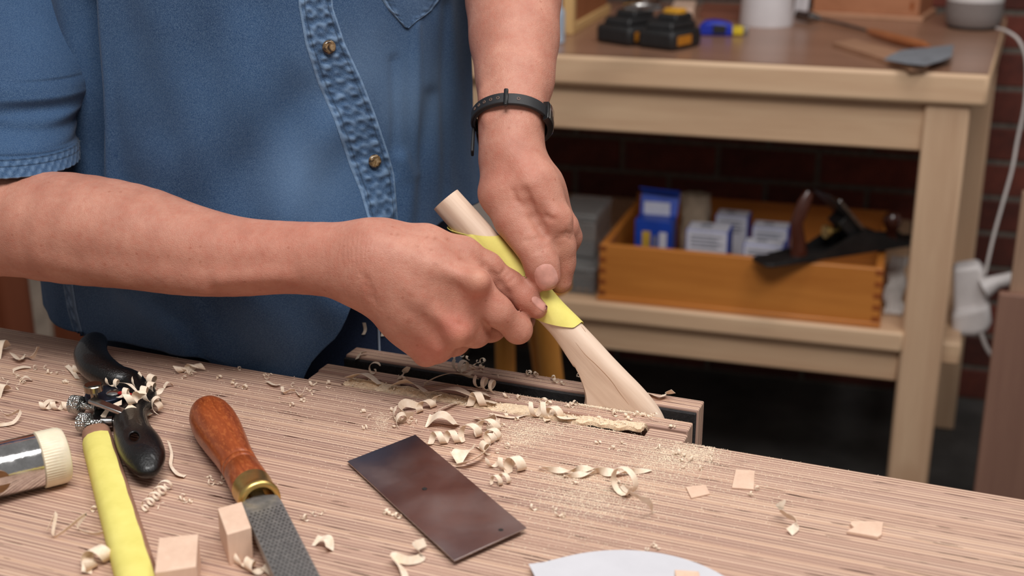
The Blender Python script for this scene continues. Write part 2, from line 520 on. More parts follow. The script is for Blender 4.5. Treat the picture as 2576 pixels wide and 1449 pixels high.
        idx = np.searchsorted(cid, quads); idx = np.clip(idx, 0, len(cid) - 1)
        ok = (cid[idx] == quads).all(1)
        idx = idx[ok]
        if project:
            for lo_ in range(0, len(cpos), 20000):
                P = cpos[lo_:lo_ + 20000]
                mn, mx = P.min(0) - 0.03, P.max(0) + 0.03
                act = set()
                for gi, (prims, k, km) in enumerate(s.groups):
                    for pi, pr in enumerate(prims):
                        a, b = np.asarray(pr[0]), np.asarray(pr[1]); r = max(pr[2], pr[3]) * 1.3
                        if (np.minimum(a, b) - r < mx).all() and (np.maximum(a, b) + r > mn).all(): act.add((gi, pi))
                e = 0.0004
                d0 = s.eval(P, act)
                gr = np.stack([s.eval(P + np.eye(3)[k] * e, act) - d0 for k in range(3)], 1) / e
                gl = np.maximum((gr * gr).sum(1), 0.2)
                st = np.clip(d0 / gl, -res, res)
                cpos[lo_:lo_ + 20000] = P - gr * st[:, None]
        return cpos, idx

def np_mesh(name, verts, quads, mat, parent=None, origin=None):
    if parent is not None:
        M = np.array(INV[parent.name]); verts = verts @ M[:3, :3].T + M[:3, 3]
    else:
        if origin is None: origin = Vector(((verts[:, 0].min() + verts[:, 0].max()) / 2, (verts[:, 1].min() + verts[:, 1].max()) / 2, verts[:, 2].min()))
        verts = verts - np.array(origin)
    me = bpy.data.meshes.new(name)
    nv, nf = len(verts), len(quads)
    me.vertices.add(nv); me.vertices.foreach_set('co', verts.astype(np.float32).ravel())
    me.loops.add(nf * 4); me.loops.foreach_set('vertex_index', quads.astype(np.int32).ravel())
    me.polygons.add(nf); me.polygons.foreach_set('loop_start', np.arange(0, nf * 4, 4, dtype=np.int32))
    me.update(calc_edges=True); me.validate()
    me.polygons.foreach_set('use_smooth', [True] * len(me.polygons))
    me.materials.append(mat)
    o = bpy.data.objects.new(name, me); COL.objects.link(o)
    if parent is not None: o.parent = parent; INV[o.name] = INV[parent.name]
    else: o.location = origin; INV[o.name] = Matrix.Translation(-Vector(origin))
    return o

def J(px, py, d, r):             # a joint: pixel position, distance, radius in pixels
    return (np.array(W(px, py, d)), r * d / F)
def chain(*js, **kw):
    out = []
    for a, b in zip(js[:-1], js[1:]):
        A = J(*a); C = J(*b)
        out.append((A[0], C[0], A[1], C[1]) + tuple(kw.get('sq', ())))
    return out
def smooth_chain(*js, n=24):
    a = np.array(js, float); out = []
    for t in np.linspace(0, len(a) - 1, n):
        i = min(int(t), len(a) - 2); f = t - i
        p0, p1, p2, p3 = a[max(i - 1, 0)], a[i], a[i + 1], a[min(i + 2, len(a) - 1)]
        out.append(0.5 * ((2 * p1) + (-p0 + p2) * f + (2 * p0 - 5 * p1 + 4 * p2 - p3) * f * f + (-p0 + 3 * p1 - 3 * p2 + p3) * f ** 3))
    return [tuple(q) for q in out]
VIEW = np.array((0, CP, -SP))    # direction of the optical axis
UPV = np.array((0, SP, CP))
# ================================================================ the person
def skin_mat():
    n = NT('skin'); v = n.coord()
    f = n.noise(v, 34, 4, 0.6)
    col = n.ramp(f, [(0.30, (174, 119, 101)), (0.70, (199, 145, 125))])
    f3 = n.noise(v, 900, 3, 0.7)
    col = n.mix(n.math('MULTIPLY', n.ramp(f3, [(0.4, (0, 0, 0, 1)), (0.65, (1, 1, 1, 1))]), 0.22), col, (168, 100, 80))
    f2 = n.noise(v, 160, 3, 0.7)
    col = n.mix(n.math('MULTIPLY', n.ramp(f2, [(0.45, (0, 0, 0, 1)), (0.75, (1, 1, 1, 1))]), 0.35), col, (178, 98, 78))
    red = n.attr('red')
    col = n.mix(red, col, (190, 94, 78))
    pale = n.attr('pale')
    col = n.mix(pale, col, (222, 172, 142))
    spot = n.attr('spot')
    col = n.mix(spot, col, (140, 78, 54))
    vo = n.node('ShaderNodeTexVoronoi'); vo.inputs['Scale'].default_value = 120; n.link(v, vo.inputs['Vector'])
    vs = n.sep(vo.outputs['Color'])
    fr = n.math('MULTIPLY', n.math('LESS_THAN', vo.outputs['Distance'], 0.14), n.math('GREATER_THAN', vs[0], 0.80))
    col = n.mix(n.math('MULTIPLY', fr, 0.35), col, (150, 84, 62))
    n.base(col)
    n.p(rough=0.52, spec=0.3, sss=0.12, sssc=0.006)
    n.b.inputs['Subsurface Radius'].default_value = (1.0, 0.4, 0.25)
    ed = n.node('ShaderNodeTexVoronoi', feature='DISTANCE_TO_EDGE'); ed.inputs['Scale'].default_value = 720; n.link(v, ed.inputs['Vector'])
    hgt = n.math('ADD', n.math('MULTIPLY', n.math('MINIMUM', ed.outputs['Distance'], 0.25), 1.6), n.math('MULTIPLY', n.noise(v, 260, 3), 1.6))
    wr = n.noise(n.coord(scale=(1, 1, 1)), 420, 3, 0.6, 1.2)
    hgt = n.math('ADD', hgt, n.math('MULTIPLY', n.math('MULTIPLY', wr, n.attr('wrinkle')), 3.0))
    wv = n.node('ShaderNodeTexWave'); wv.inputs['Scale'].default_value = 95; wv.inputs['Distortion'].default_value = 5.0; wv.inputs['Detail'].default_value = 2; wv.inputs['Detail Scale'].default_value = 1.6
    n.link(v, wv.inputs['Vector'])
    hgt = n.math('ADD', hgt, n.math('MULTIPLY', n.math('MULTIPLY', wv.outputs['Fac'], n.attr('wrist')), 0.7))
    n.bump(hgt, 0.42, 0.00050)
    return n.m
m_skin = skin_mat()

person = thing('person', 'person in a blue denim shirt sanding a pale wooden handle with both hands', 'person', (B(-0.657, 1.022, 0).x, B(-0.657, 1.022, 0).y, 0))
S = Solid(); S2 = Solid()
# right arm (at the left of the picture)
S2.group(chain((-30, -330, 1.13, 185), (-22, 60, 1.10, 150), (-18, 330, 1.068, 124)), 0.03, 0.03)
S.group(chain((-18, 300, 1.072, 126), (-28, 470, 1.052, 122), (-45, 556, 1.045, 122)), 0.03, 0.03)
fore = chain(*smooth_chain((-50, 556, 1.045, 122), (150, 572, 1.025, 139), (330, 595, 1.01, 132), (470, 628, 0.997, 115), (600, 646, 0.985, 99), (730, 648, 0.974, 90), (860, 655, 0.962, 94), (945, 664, 0.957, 98), n=26))
palm = chain((945, 640, 0.953, 78), (1070, 672, 0.946, 66), (1192, 716, 0.944, 46)) + \
       chain((945, 668, 0.955, 84), (1040, 735, 0.950, 70), (1148, 825, 0.952, 40)) + \
       chain((940, 695, 0.958, 76), (1026, 786, 0.957, 54), (1102, 872, 0.962, 34)) + \
       chain((935, 705, 0.962, 56), (1022, 812, 0.965, 40), (1068, 890, 0.970, 28)) + \
       [(np.array(W(1060, 730, 0.972)), np.array(W(1120, 770, 0.975)), 0.024, 0.022)] + chain((1172, 766, 0.954, 38), (1206, 802, 0.962, 32))
S.group(fore, 0.002, 0.02)
S.group(palm, 0.016, 0.016)
S.group(chain((985, 612, 0.960, 54), (1070, 622, 0.957, 56), (1165, 643, 0.960, 45), (1225, 672, 0.966, 36)) + chain((1225, 672, 0.966, 36), (1277, 713, 0.971, 32), (1318, 748, 0.972, 29), (1352, 777, 0.974, 25)), 0.006, 0.008)
S.group(chain((1196, 722, 0.944, 40), (1250, 782, 0.952, 37), (1303, 829, 0.968, 33)) + chain((1303, 829, 0.968, 33), (1314, 806, 1.000, 27), (1340, 770, 1.020, 22)), 0.006, 0.0045)
S.group(chain((1150, 834, 0.954, 36), (1195, 838, 0.967, 34), (1236, 826, 0.985, 31)) + chain((1236, 826, 0.985, 31), (1300, 800, 1.012, 26), (1340, 770, 1.02, 23)), 0.006, 0.0045)
S.group(chain((1106, 878, 0.964, 31), (1145, 862, 0.980, 30), (1180, 840, 0.994, 29)) + chain((1180, 840, 0.994, 29), (1240, 790, 1.015, 25), (1280, 750, 1.02, 22)), 0.006, 0.0045)
S.group(chain((1070, 893, 0.970, 26), (1100, 872, 0.985, 25), (1128, 850, 0.997, 24)) + chain((1128, 850, 0.997, 24), (1180, 790, 1.012, 21)), 0.006, 0.004)
# knuckle heads, tendons and veins
def dot(px, py, d, r): q = J(px, py, d, r); return (q[0], q[0] + 1e-5, q[1], q[1])
S.group([dot(1203, 708, 0.928, 26), dot(1150, 838, 0.942, 24)], 0.004, 0.012)
S.group(chain((1000, 640, 0.934, 7), (1090, 672, 0.928, 7), (1195, 705, 0.927, 7)), 0.004, 0.010)
S.group(chain((990, 690, 0.934, 7), (1060, 755, 0.930, 7), (1150, 838, 0.938, 7)), 0.004, 0.010)
S.group(chain((975, 735, 0.938, 6), (1030, 800, 0.939, 6), (1100, 872, 0.951, 6)), 0.004, 0.010)
S.group(chain((250, 660, 0.985, 9), (420, 690, 0.972, 8), (560, 700, 0.963, 8), (720, 690, 0.952, 7)), 0.004, 0.012)
S.group(chain((120, 640, 0.995, 10), (330, 700, 0.985, 9), (520, 722, 0.970, 8)), 0.004, 0.012)
# left arm (in the middle of the picture)
S2.group(chain((1300, -330, 1.16, 160), (1292, -90, 1.087, 120)), 0.02, 0.02)
fl_ = chain((1292, -120, 1.095, 126), (1291, 0, 1.065, 106), (1294, 100, 1.043, 99), (1296, 200, 1.022, 84), (1287, 300, 1.003, 69), (1284, 385, 0.990, 66))
S2.group(chain((1060, -560, 1.28, 190), (1300, -330, 1.16, 165)), 0.03, 0.03)
S.group(fl_, 0.02, 0.02)
pl = chain((1290, 400, 0.990, 64), (1338, 470, 0.980, 60), (1392, 548, 0.975, 46)) + \
     chain((1290, 400, 1.005, 62), (1350, 480, 1.003, 60), (1412, 568, 1.005, 40)) + \
     chain((1280, 405, 1.02, 55), (1340, 490, 1.03, 55), (1405, 580, 1.035, 38))
S.group(pl, 0.016, 0.016)
S.group(chain((1272, 420, 0.992, 56), (1268, 484, 0.985, 62), (1298, 552, 0.978, 52), (1322, 590, 0.974, 45)) + chain((1322, 590, 0.974, 45), (1346, 625, 0.970, 42), (1364, 665, 0.968, 40), (1376, 697, 0.968, 34)), 0.006, 0.009)
S.group(chain((1396, 556, 0.972, 44), (1410, 620, 0.982, 36), (1412, 660, 0.988, 33), (1409, 708, 0.992, 30)), 0.006, 0.0045)
S.group(chain((1418, 574, 1.003, 38), (1428, 596, 1.012, 33)) + chain((1428, 596, 1.012, 33), (1412, 660, 1.03, 28), (1370, 690, 1.03, 24)), 0.006, 0.0045)
S.group(chain((1405, 582, 1.035, 36), (1408, 620, 1.045, 30), (1360, 650, 1.045, 26), (1310, 640, 1.03, 23)), 0.006, 0.0045)
S.group(chain((1370, 590, 1.05, 32), (1360, 630, 1.055, 27), (1300, 620, 1.045, 23)), 0.006, 0.0045)
S.group(chain((1240, 150, 1.018, 7), (1225, 240, 1.0, 7), (1232, 300, 0.985, 6)), 0.004, 0.010)
S.group(chain((1325, 120, 1.016, 9), (1335, 220, 0.999, 8), (1318, 320, 0.983, 8)), 0.004, 0.012)
S.group(chain((1300, 400, 0.972, 7), (1340, 462, 0.963, 7), (1392, 535, 0.961, 8)), 0.004, 0.010)
# torso and shoulders inside the shirt
S2.group([(np.array(W(150, -450, 1.25)), np.array(W(1000, -560, 1.30)), 0.065, 0.065),
         (np.array(W(560, -300, 1.26)), np.array(W(620, 500, 1.24)), 0.10, 0.12),
         (np.array(W(150, -450, 1.25)), np.array(W(-40, -330, 1.13)), 0.06, 0.058)], 0.05, 0.04)
# creases, found on the surface by tracing from the eye
def trace(px, py):
    dr = np.array(ray(px, py)); L = np.linalg.norm(dr); t = 0.85
    for _ in range(60):
        e = S.eval((np.array(EYE) + dr * t)[None, :])[0]
        if e < 0.0002: break
        t += e / L * 0.9
    return t
def crease(pts, r=4, k=0.003, out=0.35):
    prev = None; seq = []
    for x, y in pts:
        d = trace(x, y); q = J(x, y, d - r * d / F * out, r); seq.append(q)
    return [(a[0], b[0], a[1], b[1], k) for a, b in zip(seq[:-1], seq[1:])]
cr_ = []
cr_ += crease([(1222, 668), (1240, 692), (1258, 714), (1276, 738)], 5, 0.004)
cr_ += crease([(1218, 812), (1232, 832), (1250, 846)], 5, 0.003)
cr_ += crease([(1320, 482), (1330, 515), (1344, 545), (1358, 568), (1370, 592)], 8, 0.0045)
cr_ += crease([(1352, 552), (1372, 545), (1392, 552)], 3, 0.003)
cr_ += crease([(1316, 520), (1300, 505), (1290, 480)], 3, 0.003)
cr_ += crease([(1256, 694), (1272, 676)], 2.6, 0.002) + crease([(1266, 704), (1284, 686)], 2.6, 0.002) + crease([(1276, 715), (1294, 698)], 2.4, 0.002)
for q in range(4):
    cr_ += crease([(1318 + q * 8, 606 + q * 10), (1340 + q * 6, 604 + q * 9), (1364 + q * 5, 592 + q * 9)], 3.0, 0.002)
cr_ += crease([(1405, 590), (1425, 585), (1442, 590)], 2.5, 0.002) + crease([(1402, 600), (1424, 596), (1440, 602)], 2.5, 0.002)
cr_ += crease([(912, 690), (922, 720), (930, 750)], 2.5, 0.0025) + crease([(926, 700), (936, 730), (944, 762)], 2.5, 0.0025)
for a, b, r0, r1, k in cr_: S.cut(a, b, r0, r1, k)
bv, bq = S.mesh(0.0019)
bv2, bq2 = S2.mesh(0.007, 16)
bq = np.concatenate([bq, bq2 + len(bv)]); bv = np.concatenate([bv, bv2])
body = np_mesh('body', bv, bq, m_skin, person)

# colour variation of the skin: knuckles, thumbs, age spots
def pxarr(V):
    q = V - np.array(EYE); zc = q[:, 1] * CP - q[:, 2] * SP
    return np.stack([1288 + F * q[:, 0] / zc, 724.5 - F * (q[:, 1] * SP + q[:, 2] * CP) / zc, zc], 1)
bpx = pxarr(bv)
def blob(lst):
    out = np.zeros(len(bv))
    for x, y, d, r, a in lst:
        c = np.array(W(x, y, d)); rr = r * d / F
        out = np.maximum(out, a * np.exp(-((bv - c) ** 2).sum(1) / rr ** 2))
    return out
vattr(body, 'red', blob([(1346, 612, 0.93, 40, .75), (1360, 660, 0.93, 35, .3), (1380, 720, 0.935, 25, .5), (1410, 700, 0.97, 40, .25), (1330, 745, 0.95, 45, .35), (1370, 790, 0.955, 25, .4),
                         (1210, 740, 0.93, 50, .35), (1140, 830, 0.935, 55, .4), (1300, 830, 0.94, 45, .25), (1080, 890, 0.95, 55, .45), (1430, 560, 0.95, 40, .25), (1290, 440, 0.965, 60, .15), (700, 640, 0.945, 220, .12)]))
vattr(body, 'pale', blob([(1200, 704, 0.925, 20, .55), (1152, 848, 0.938, 18, .45), (1420, 620, 0.97, 30, .15)]))
sp_ = [(1074, 597), (1094, 600), (1125, 602), (1050, 620), (1085, 628), (1158, 630), (1157, 650), (1096, 665), (1033, 740), (1070, 790), (977, 800), (1155, 810), (1028, 810), (1000, 590), (1242, 605), (1015, 730), (1060, 720)]
sv = np.zeros(len(bv))
for (x, y) in sp_:
    r = random.uniform(3.0, 5.5)
    m = np.exp(-(((bpx[:, 0] - x) / (r * 1.3)) ** 2 + ((bpx[:, 1] - y) / r) ** 2)) * (bpx[:, 2] < 0.962)
    sv = np.maximum(sv, 0.42 * m)
for k in range(70):
    x = random.uniform(60, 900); y = random.uniform(470, 730); r = random.uniform(2.5, 3.6)
    m = np.exp(-(((bpx[:, 0] - x) / r) ** 2 + ((bpx[:, 1] - y) / r) ** 2)) * (bpx[:, 2] < 1.03)
    sv = np.maximum(sv, random.uniform(.08, .25) * m)
vattr(body, 'spot', sv)
vattr(body, 'wrist', blob([(905, 660, 0.93, 75, 1), (930, 720, 0.94, 60, 1), (860, 650, 0.935, 70, .5), (1290, 330, 0.98, 50, .5)]))
vattr(body, 'wrinkle', blob([(1280, 700, 0.945, 50, 1), (1345, 610, 0.93, 45, 1), (1335, 480, 0.95, 60, .7), (925, 690, 0.935, 70, .8), (1200, 720, 0.93, 50, .5), (1240, 660, 0.945, 40, .8)]))

# fingernails conform to the finger they sit on
bvh_body = BVHTree.FromPolygons([tuple(v) for v in bv], [tuple(f) for f in bq])
def hit(bvh, px, py):
    h = bvh.ray_cast(EYE, ray(px, py).normalized())
    return h[0], h[1]
m_nail = plain('fingernail', (206, 150, 136), 0.3, vary=0.06, scale=200, coat=0.3)
def nail(cx, cy, ang, hw, hl, label):
    ca, sa = math.cos(ang), math.sin(ang); N = 11
    grid = []
    for i in range(N):
        u = -1 + 2 * i / (N - 1); rowp = []
        for j in range(N):
            w = -1 + 2 * j / (N - 1)
            du, dw = u * math.sqrt(1 - w * w * 0.42), w * math.sqrt(1 - u * u * 0.42)
            x = cx + ca * du * hl - sa * dw * hw; y = cy + sa * du * hl + ca * dw * hw
            h, nn = hit(bvh_body, x, y)
            if h is None: h = rowp[-1] if rowp else W(x, y, 0.95); nn = Vector(-VIEW)
            edge = max(abs(u), abs(w))
            rowp.append(h - ray(x, y).normalized() * (0.0006 if edge < 0.95 else 0.0))
        grid.append(rowp)
    o = mk(MB().sheet(grid), 'fingernail', m_nail, body, smooth=180); o['label'] = label
    return o
nail(1374, 697, math.radians(72), 29, 33, 'short pink thumbnail')
nail(1358, 765, math.radians(42), 11, 25, 'pale thumbnail seen from the side')
# ---------------------------------------------------------------- denim shirt
def denim_mat(name, c1, c2, c3, wave=True):
    n = NT(name); v = n.coord()
    f = n.noise(v, 7, 4, 0.6)
    col = n.ramp(f, [(0.3, c1), (0.7, c2)])
    fine = n.noise(n.coord(scale=(1, 1, 0.4)), 2600, 2, 0.6)
    col = n.mix(n.math('MULTIPLY', n.ramp(fine, [(0.42, (0, 0, 0, 1)), (0.62, (1, 1, 1, 1))]), 0.42), col, c3)
    fine2 = n.noise(v, 1700, 3, 0.8)
    col = n.mix(n.math('MULTIPLY', n.ramp(fine2, [(0.5, (0, 0, 0, 1)), (0.72, (1, 1, 1, 1))]), 0.35), col, [q * 0.55 for q in c1])
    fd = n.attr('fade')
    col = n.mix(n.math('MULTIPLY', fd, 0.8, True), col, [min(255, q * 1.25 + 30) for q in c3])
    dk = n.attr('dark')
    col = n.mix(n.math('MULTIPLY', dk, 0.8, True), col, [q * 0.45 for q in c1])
    n.base(col); n.p(rough=0.85, spec=0.15, sheen=0.08)
    n.bump(n.math('ADD', fine, fine2), 0.35, 0.0004)
    return n.m
m_denim = denim_mat('denim', (33, 55, 87), (50, 80, 117), (106, 131, 158))
m_jean = denim_mat('dark_jeans', (22, 30, 50), (32, 44, 70), (52, 66, 96))

TC = B(-0.657, 1.022, 0)
TO_EYE = math.atan2(-TC.y, -TC.x)
def torso_px(a, z, r):
    return TC + Vector((math.cos(TO_EYE + a) * r, math.sin(TO_EYE + a) * r, z))
folds = [  # pixel polyline, half width, height (mm)
    ([(236, -40), (262, 230), (276, 460)], 15, 7),
    ([(205, -40), (222, 230), (226, 470)], 30, -26),
    ([(300, 0), (330, 250), (345, 440)], 60, -3),
    ([(760, 250), (640, 400), (540, 520)], 70, -4),
    ([(700, 170), (560, 300), (430, 420)], 90, 3),
    ([(600, 0), (500, 160), (420, 330)], 60, -2.5),
    ([(820, 330), (760, 430), (720, 540)], 60, 6),
    ([(992, 150), (994, 300), (985, 440)], 9, -2.6),
    ([(1045, 60), (1048, 260), (1052, 440)], 10, 2.6),
    ([(1122, 10), (1122, 240), (1118, 560)], 12, -2.5),
    ([(1085, 240), (1060, 400), (1040, 560)], 20, -3),
    ([(1010, 400), (1040, 460), (1030, 570)], 20, 4),
    ([(330, 735), (400, 800), (450, 870)], 34, 7),
    ([(420, 740), (480, 830), (500, 870)], 26, -6),
    ([(640, 760), (700, 850), (760, 930)], 60, 7),
    ([(520, 760), (580, 850), (640, 920)], 50, -4),
    ([(770, 770), (820, 850), (800, 920)], 40, -5),
    ([(160, 700), (175, 790), (200, 855)], 14, -3),
]
def seg_dist(X, Y, pl):
    best = np.full(X.shape, 1e9)
    for (x0, y0), (x1, y1) in zip(pl[:-1], pl[1:]):
        dx, dy = x1 - x0, y1 - y0; L = dx * dx + dy * dy
        h = np.clip(((X - x0) * dx + (Y - y0) * dy) / L, 0, 1)
        best = np.minimum(best, np.hypot(X - x0 - h * dx, Y - y0 - h * dy))
    return best
def hem_z(px):
    return float(np.interp(px, [0, 110, 200, 500, 560, 752, 772, 850, 895, 980, 1180, 1400], [0.906, 0.904, 0.9035, 0.9030, 0.886, 0.886, 0.9035, 0.926, 0.955, 0.985, 0.99, 0.97]))
NA, NV = 300, 130
def torso_r(a, z):
    r = 0.187
    r += 0.004 * math.sin((z - 0.9) * 9)
    if z < 0.97: r += 0.006 * ((0.97 - z) / 0.07) ** 2
    if z > 1.22: r -= 0.25 * (z - 1.22) ** 1.4
    r *= (1 - 0.10 * abs(math.sin(a / 2)) ** 6)
    # low down the cloth is squared off where the body presses against the bench
    m = min(max((1.07 - z) / 0.13, 0), 1); m = m * m * (3 - 2 * m)
    th = TO_EYE + a - BA
    cs, sn = abs(math.cos(th)), abs(math.sin(th)); n_ = 3.9 - 1.25 * min(max((-0.35 - a) / 0.8, 0), 1)
    sq_ = 0.196 / ((cs ** n_ + sn ** n_) ** (1 / n_))
    if math.cos(a) > -0.3: r = r * (1 - m) + sq_ * m
    return r
pts = np.zeros((NA, NV, 3)); rad = np.zeros((NA, NV, 3))
for i in range(NA):
    a = -math.pi + 2 * math.pi * i / NA
    pxa = proj(torso_px(a, 0.92, torso_r(a, 0.92)))[0] if abs(a) < 2.0 else (0 if a < 0 else 1300)
    zb = hem_z(pxa)
    for j in range(NV):
        z = zb + (1.40 - zb) * (j / (NV - 1)) ** 1.15
        p = torso_px(a, z, torso_r(a, z)); pts[i, j] = p
        rad[i, j] = (math.cos(TO_EYE + a), math.sin(TO_EYE + a), 0)
flat = pts.reshape(-1, 3); pp_ = pxarr(flat); vis = ((rad.reshape(-1, 3) * (np.array(EYE) - flat)).sum(1) > -0.06)
disp = np.zeros(len(flat))
for pl_, w, h in folds:
    d = seg_dist(pp_[:, 0], pp_[:, 1], pl_)
    disp += vis * h * 0.001 * np.exp(-(d / w) ** 2)
# slow drape ripples
ang = np.repeat(np.linspace(-math.pi, math.pi, NA, endpoint=False), NV)
disp += 0.0018 * np.sin(ang * 9 + flat[:, 2] * 12) * np.clip((1.02 - flat[:, 2]) / 0.1, 0, 1)
disp += 0.0010 * np.sin(ang * 23 + flat[:, 2] * 31)
flat = flat + rad.reshape(-1, 3) * disp[:, None]
# keep the shirt on the far side of the bench edge below the top
tv = flat @ np.array(E2)
push = np.clip(np.where(flat[:, 2] < 0.9022, 0.8290, 0.8195 + 0.10 * np.clip(0.925 - flat[:, 2], 0, 1)) - tv, 0, 0.03) * (flat[:, 2] < 0.93)
flat = flat + np.outer(push, np.array(E2))
ids = np.arange(NA * NV).reshape(NA, NV)
q = []
for i in range(NA):
    k = (i + 1) % NA
    for j in range(NV - 1): q.append((ids[i, j], ids[k, j], ids[k, j + 1], ids[i, j + 1]))
q = np.array(q)
shirt = np_mesh('shirt', flat, q, m_denim, person); shirt['label'] = 'faded blue denim shirt'
sol = shirt.modifiers.new('cloth', 'SOLIDIFY'); sol.thickness = 0.0014; sol.offset = -1
pp_ = pxarr(flat)
fade = np.zeros(len(flat)); dark = np.zeros(len(flat))
for x, y, r, a in [(900, 180, 120, .16), (1030, 250, 100, .20), (760, 440, 110, .16), (330, 770, 110, .14), (700, 870, 130, .08)]:
    fade = np.maximum(fade, a * np.exp(-((pp_[:, 0] - x) ** 2 + (pp_[:, 1] - y) ** 2) / r ** 2))
vattr(shirt, 'fade', fade); vattr(shirt, 'dark', dark)
bvh_shirt = BVHTree.FromPolygons([tuple(v) for v in flat], [tuple(int(k) for k in f) for f in q])

def shirt_hit(px, py):
    h = bvh_shirt.ray_cast(EYE, ray(px, py).normalized())
    if h[0] is None: return None, None
    n = h[1] if h[1].dot(ray(px, py)) < 0 else -h[1]
    return h[0], n
def interp_pl(pl, t):
    L = [0]
    for a, b_ in zip(pl[:-1], pl[1:]): L.append(L[-1] + math.hypot(b_[0] - a[0], b_[1] - a[1]))
    s_ = t * L[-1]
    return float(np.interp(s_, L, [p[0] for p in pl])), float(np.interp(s_, L, [p[1] for p in pl]))
def strip(name, left, right, n, m, off, pucker, parent, mat, label=None, seed=0, edge_line=True, edge_only=0):
    """a band of cloth sewn onto the shirt between two pixel lines"""
    rs = np.random.default_rng(seed)
    modes = [(rs.uniform(0.2, 1.0), rs.uniform(-24, 24), rs.uniform(0, 6.28), rs.uniform(0.4, 1.0)) for _ in range(9)]
    den = math.sqrt(sum(q_[3] ** 2 for q_ in modes) / 2) * 1.5
    vs = []; fa = []; da = []
    for i in range(n):
        t = i / (n - 1); xl, yl = interp_pl(left, t); xr, yr = interp_pl(right, t)
        for j in range(m):
            w = j / (m - 1); x, y = xl + (xr - xl) * w, yl + (yr - yl) * w
            h, nn = shirt_hit(x, y)
            if h is None: h = vs[-1] if vs else W(x, y, 1.15); nn = Vector(-VIEW)
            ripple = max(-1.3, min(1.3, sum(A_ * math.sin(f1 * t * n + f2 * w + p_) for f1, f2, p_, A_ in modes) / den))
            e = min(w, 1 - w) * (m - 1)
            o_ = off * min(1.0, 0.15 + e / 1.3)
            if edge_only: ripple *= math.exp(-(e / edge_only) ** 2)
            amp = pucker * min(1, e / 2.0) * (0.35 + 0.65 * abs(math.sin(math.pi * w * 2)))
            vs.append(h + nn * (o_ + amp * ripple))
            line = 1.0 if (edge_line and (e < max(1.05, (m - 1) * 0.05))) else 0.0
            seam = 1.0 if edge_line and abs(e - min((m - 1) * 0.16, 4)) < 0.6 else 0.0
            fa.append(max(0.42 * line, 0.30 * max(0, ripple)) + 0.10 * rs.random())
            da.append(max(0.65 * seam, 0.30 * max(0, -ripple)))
    grid = [vs[i * m:(i + 1) * m] for i in range(n)]
    o = mk(MB().sheet(grid), name, mat, parent, smooth=180)
    vattr(o, 'fade', fa); vattr(o, 'dark', da)
    if label: o['label'] = label
    return o
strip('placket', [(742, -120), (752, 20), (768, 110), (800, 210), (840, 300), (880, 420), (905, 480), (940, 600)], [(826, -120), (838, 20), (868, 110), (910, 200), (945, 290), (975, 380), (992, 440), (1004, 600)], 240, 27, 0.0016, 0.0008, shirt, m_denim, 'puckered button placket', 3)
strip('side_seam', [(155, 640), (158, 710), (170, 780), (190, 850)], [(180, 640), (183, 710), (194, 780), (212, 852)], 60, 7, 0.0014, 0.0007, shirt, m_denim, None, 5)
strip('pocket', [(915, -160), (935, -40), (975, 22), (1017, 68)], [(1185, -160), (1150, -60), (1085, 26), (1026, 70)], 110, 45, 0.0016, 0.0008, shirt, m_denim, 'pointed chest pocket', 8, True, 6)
m_btn = NT('tortoiseshell_button')
f = m_btn.noise(m_btn.coord(), 160, 3, 0.6, 1.0)
m_btn.base(m_btn.ramp(f, [(0.42, (46, 32, 22)), (0.55, (120, 96, 66)), (0.7, (170, 150, 120))])); m_btn.p(rough=0.15, coat=0.5); m_btn = m_btn.m
for bx, by in ((824, 118), (939, 405)):
    h, nn = shirt_hit(bx, by)
    o = mk(MB().lathe(h + nn * 0.0016, nn, [(0, 0.0040), (0.0010, 0.0056), (0.0022, 0.0055), (0.0030, 0.0046), (0.0033, 0.0040), (0.0029, 0.003), (0.0027, 0.0001)], 24), 'button', m_btn, shirt, smooth=60)
    o['label'] = 'brown tortoiseshell snap button'

# right sleeve
def sleeve(name, prof, nth=96, cuff=None, lab=None):
    """prof: (axis px x, py, distance, radius px) rows from the shoulder to the cuff"""
    P = [Vector(W(x, y, d)) for x, y, d, r in prof]; R = [r * d / F for x, y, d, r in prof]
    tt = np.linspace(0, len(P) - 1, 120); rows = []
    for t in tt:
        i = min(int(t), len(P) - 2); f_ = t - i; f_ = f_ * f_ * (3 - 2 * f_)
        c = P[i].lerp(P[i + 1], t - i); r = R[i] + (R[i + 1] - R[i]) * f_
        ax = (P[-1] - P[0]).normalized()
        a = Vector((1, 0.1, -0.06)).normalized(); b_ = Vector((-0.1, 1, 0.02)).normalized(); b_ = (b_ - a * b_.dot(a)).normalized()
        rows.append((c, r, a, b_, ax))
    return rows
rows = sleeve('sleeve', [(-30, -330, 1.17, 260), (10, -120, 1.105, 210), (12, 0, 1.09, 205), (10, 150, 1.075, 228), (8, 205, 1.068, 219), (8, 252, 1.064, 190), (8, 300, 1.058, 178), (6, 355, 1.052, 178), (6, 400, 1.046, 179)])
vs = []; fa = []; da = []; NT_ = 128
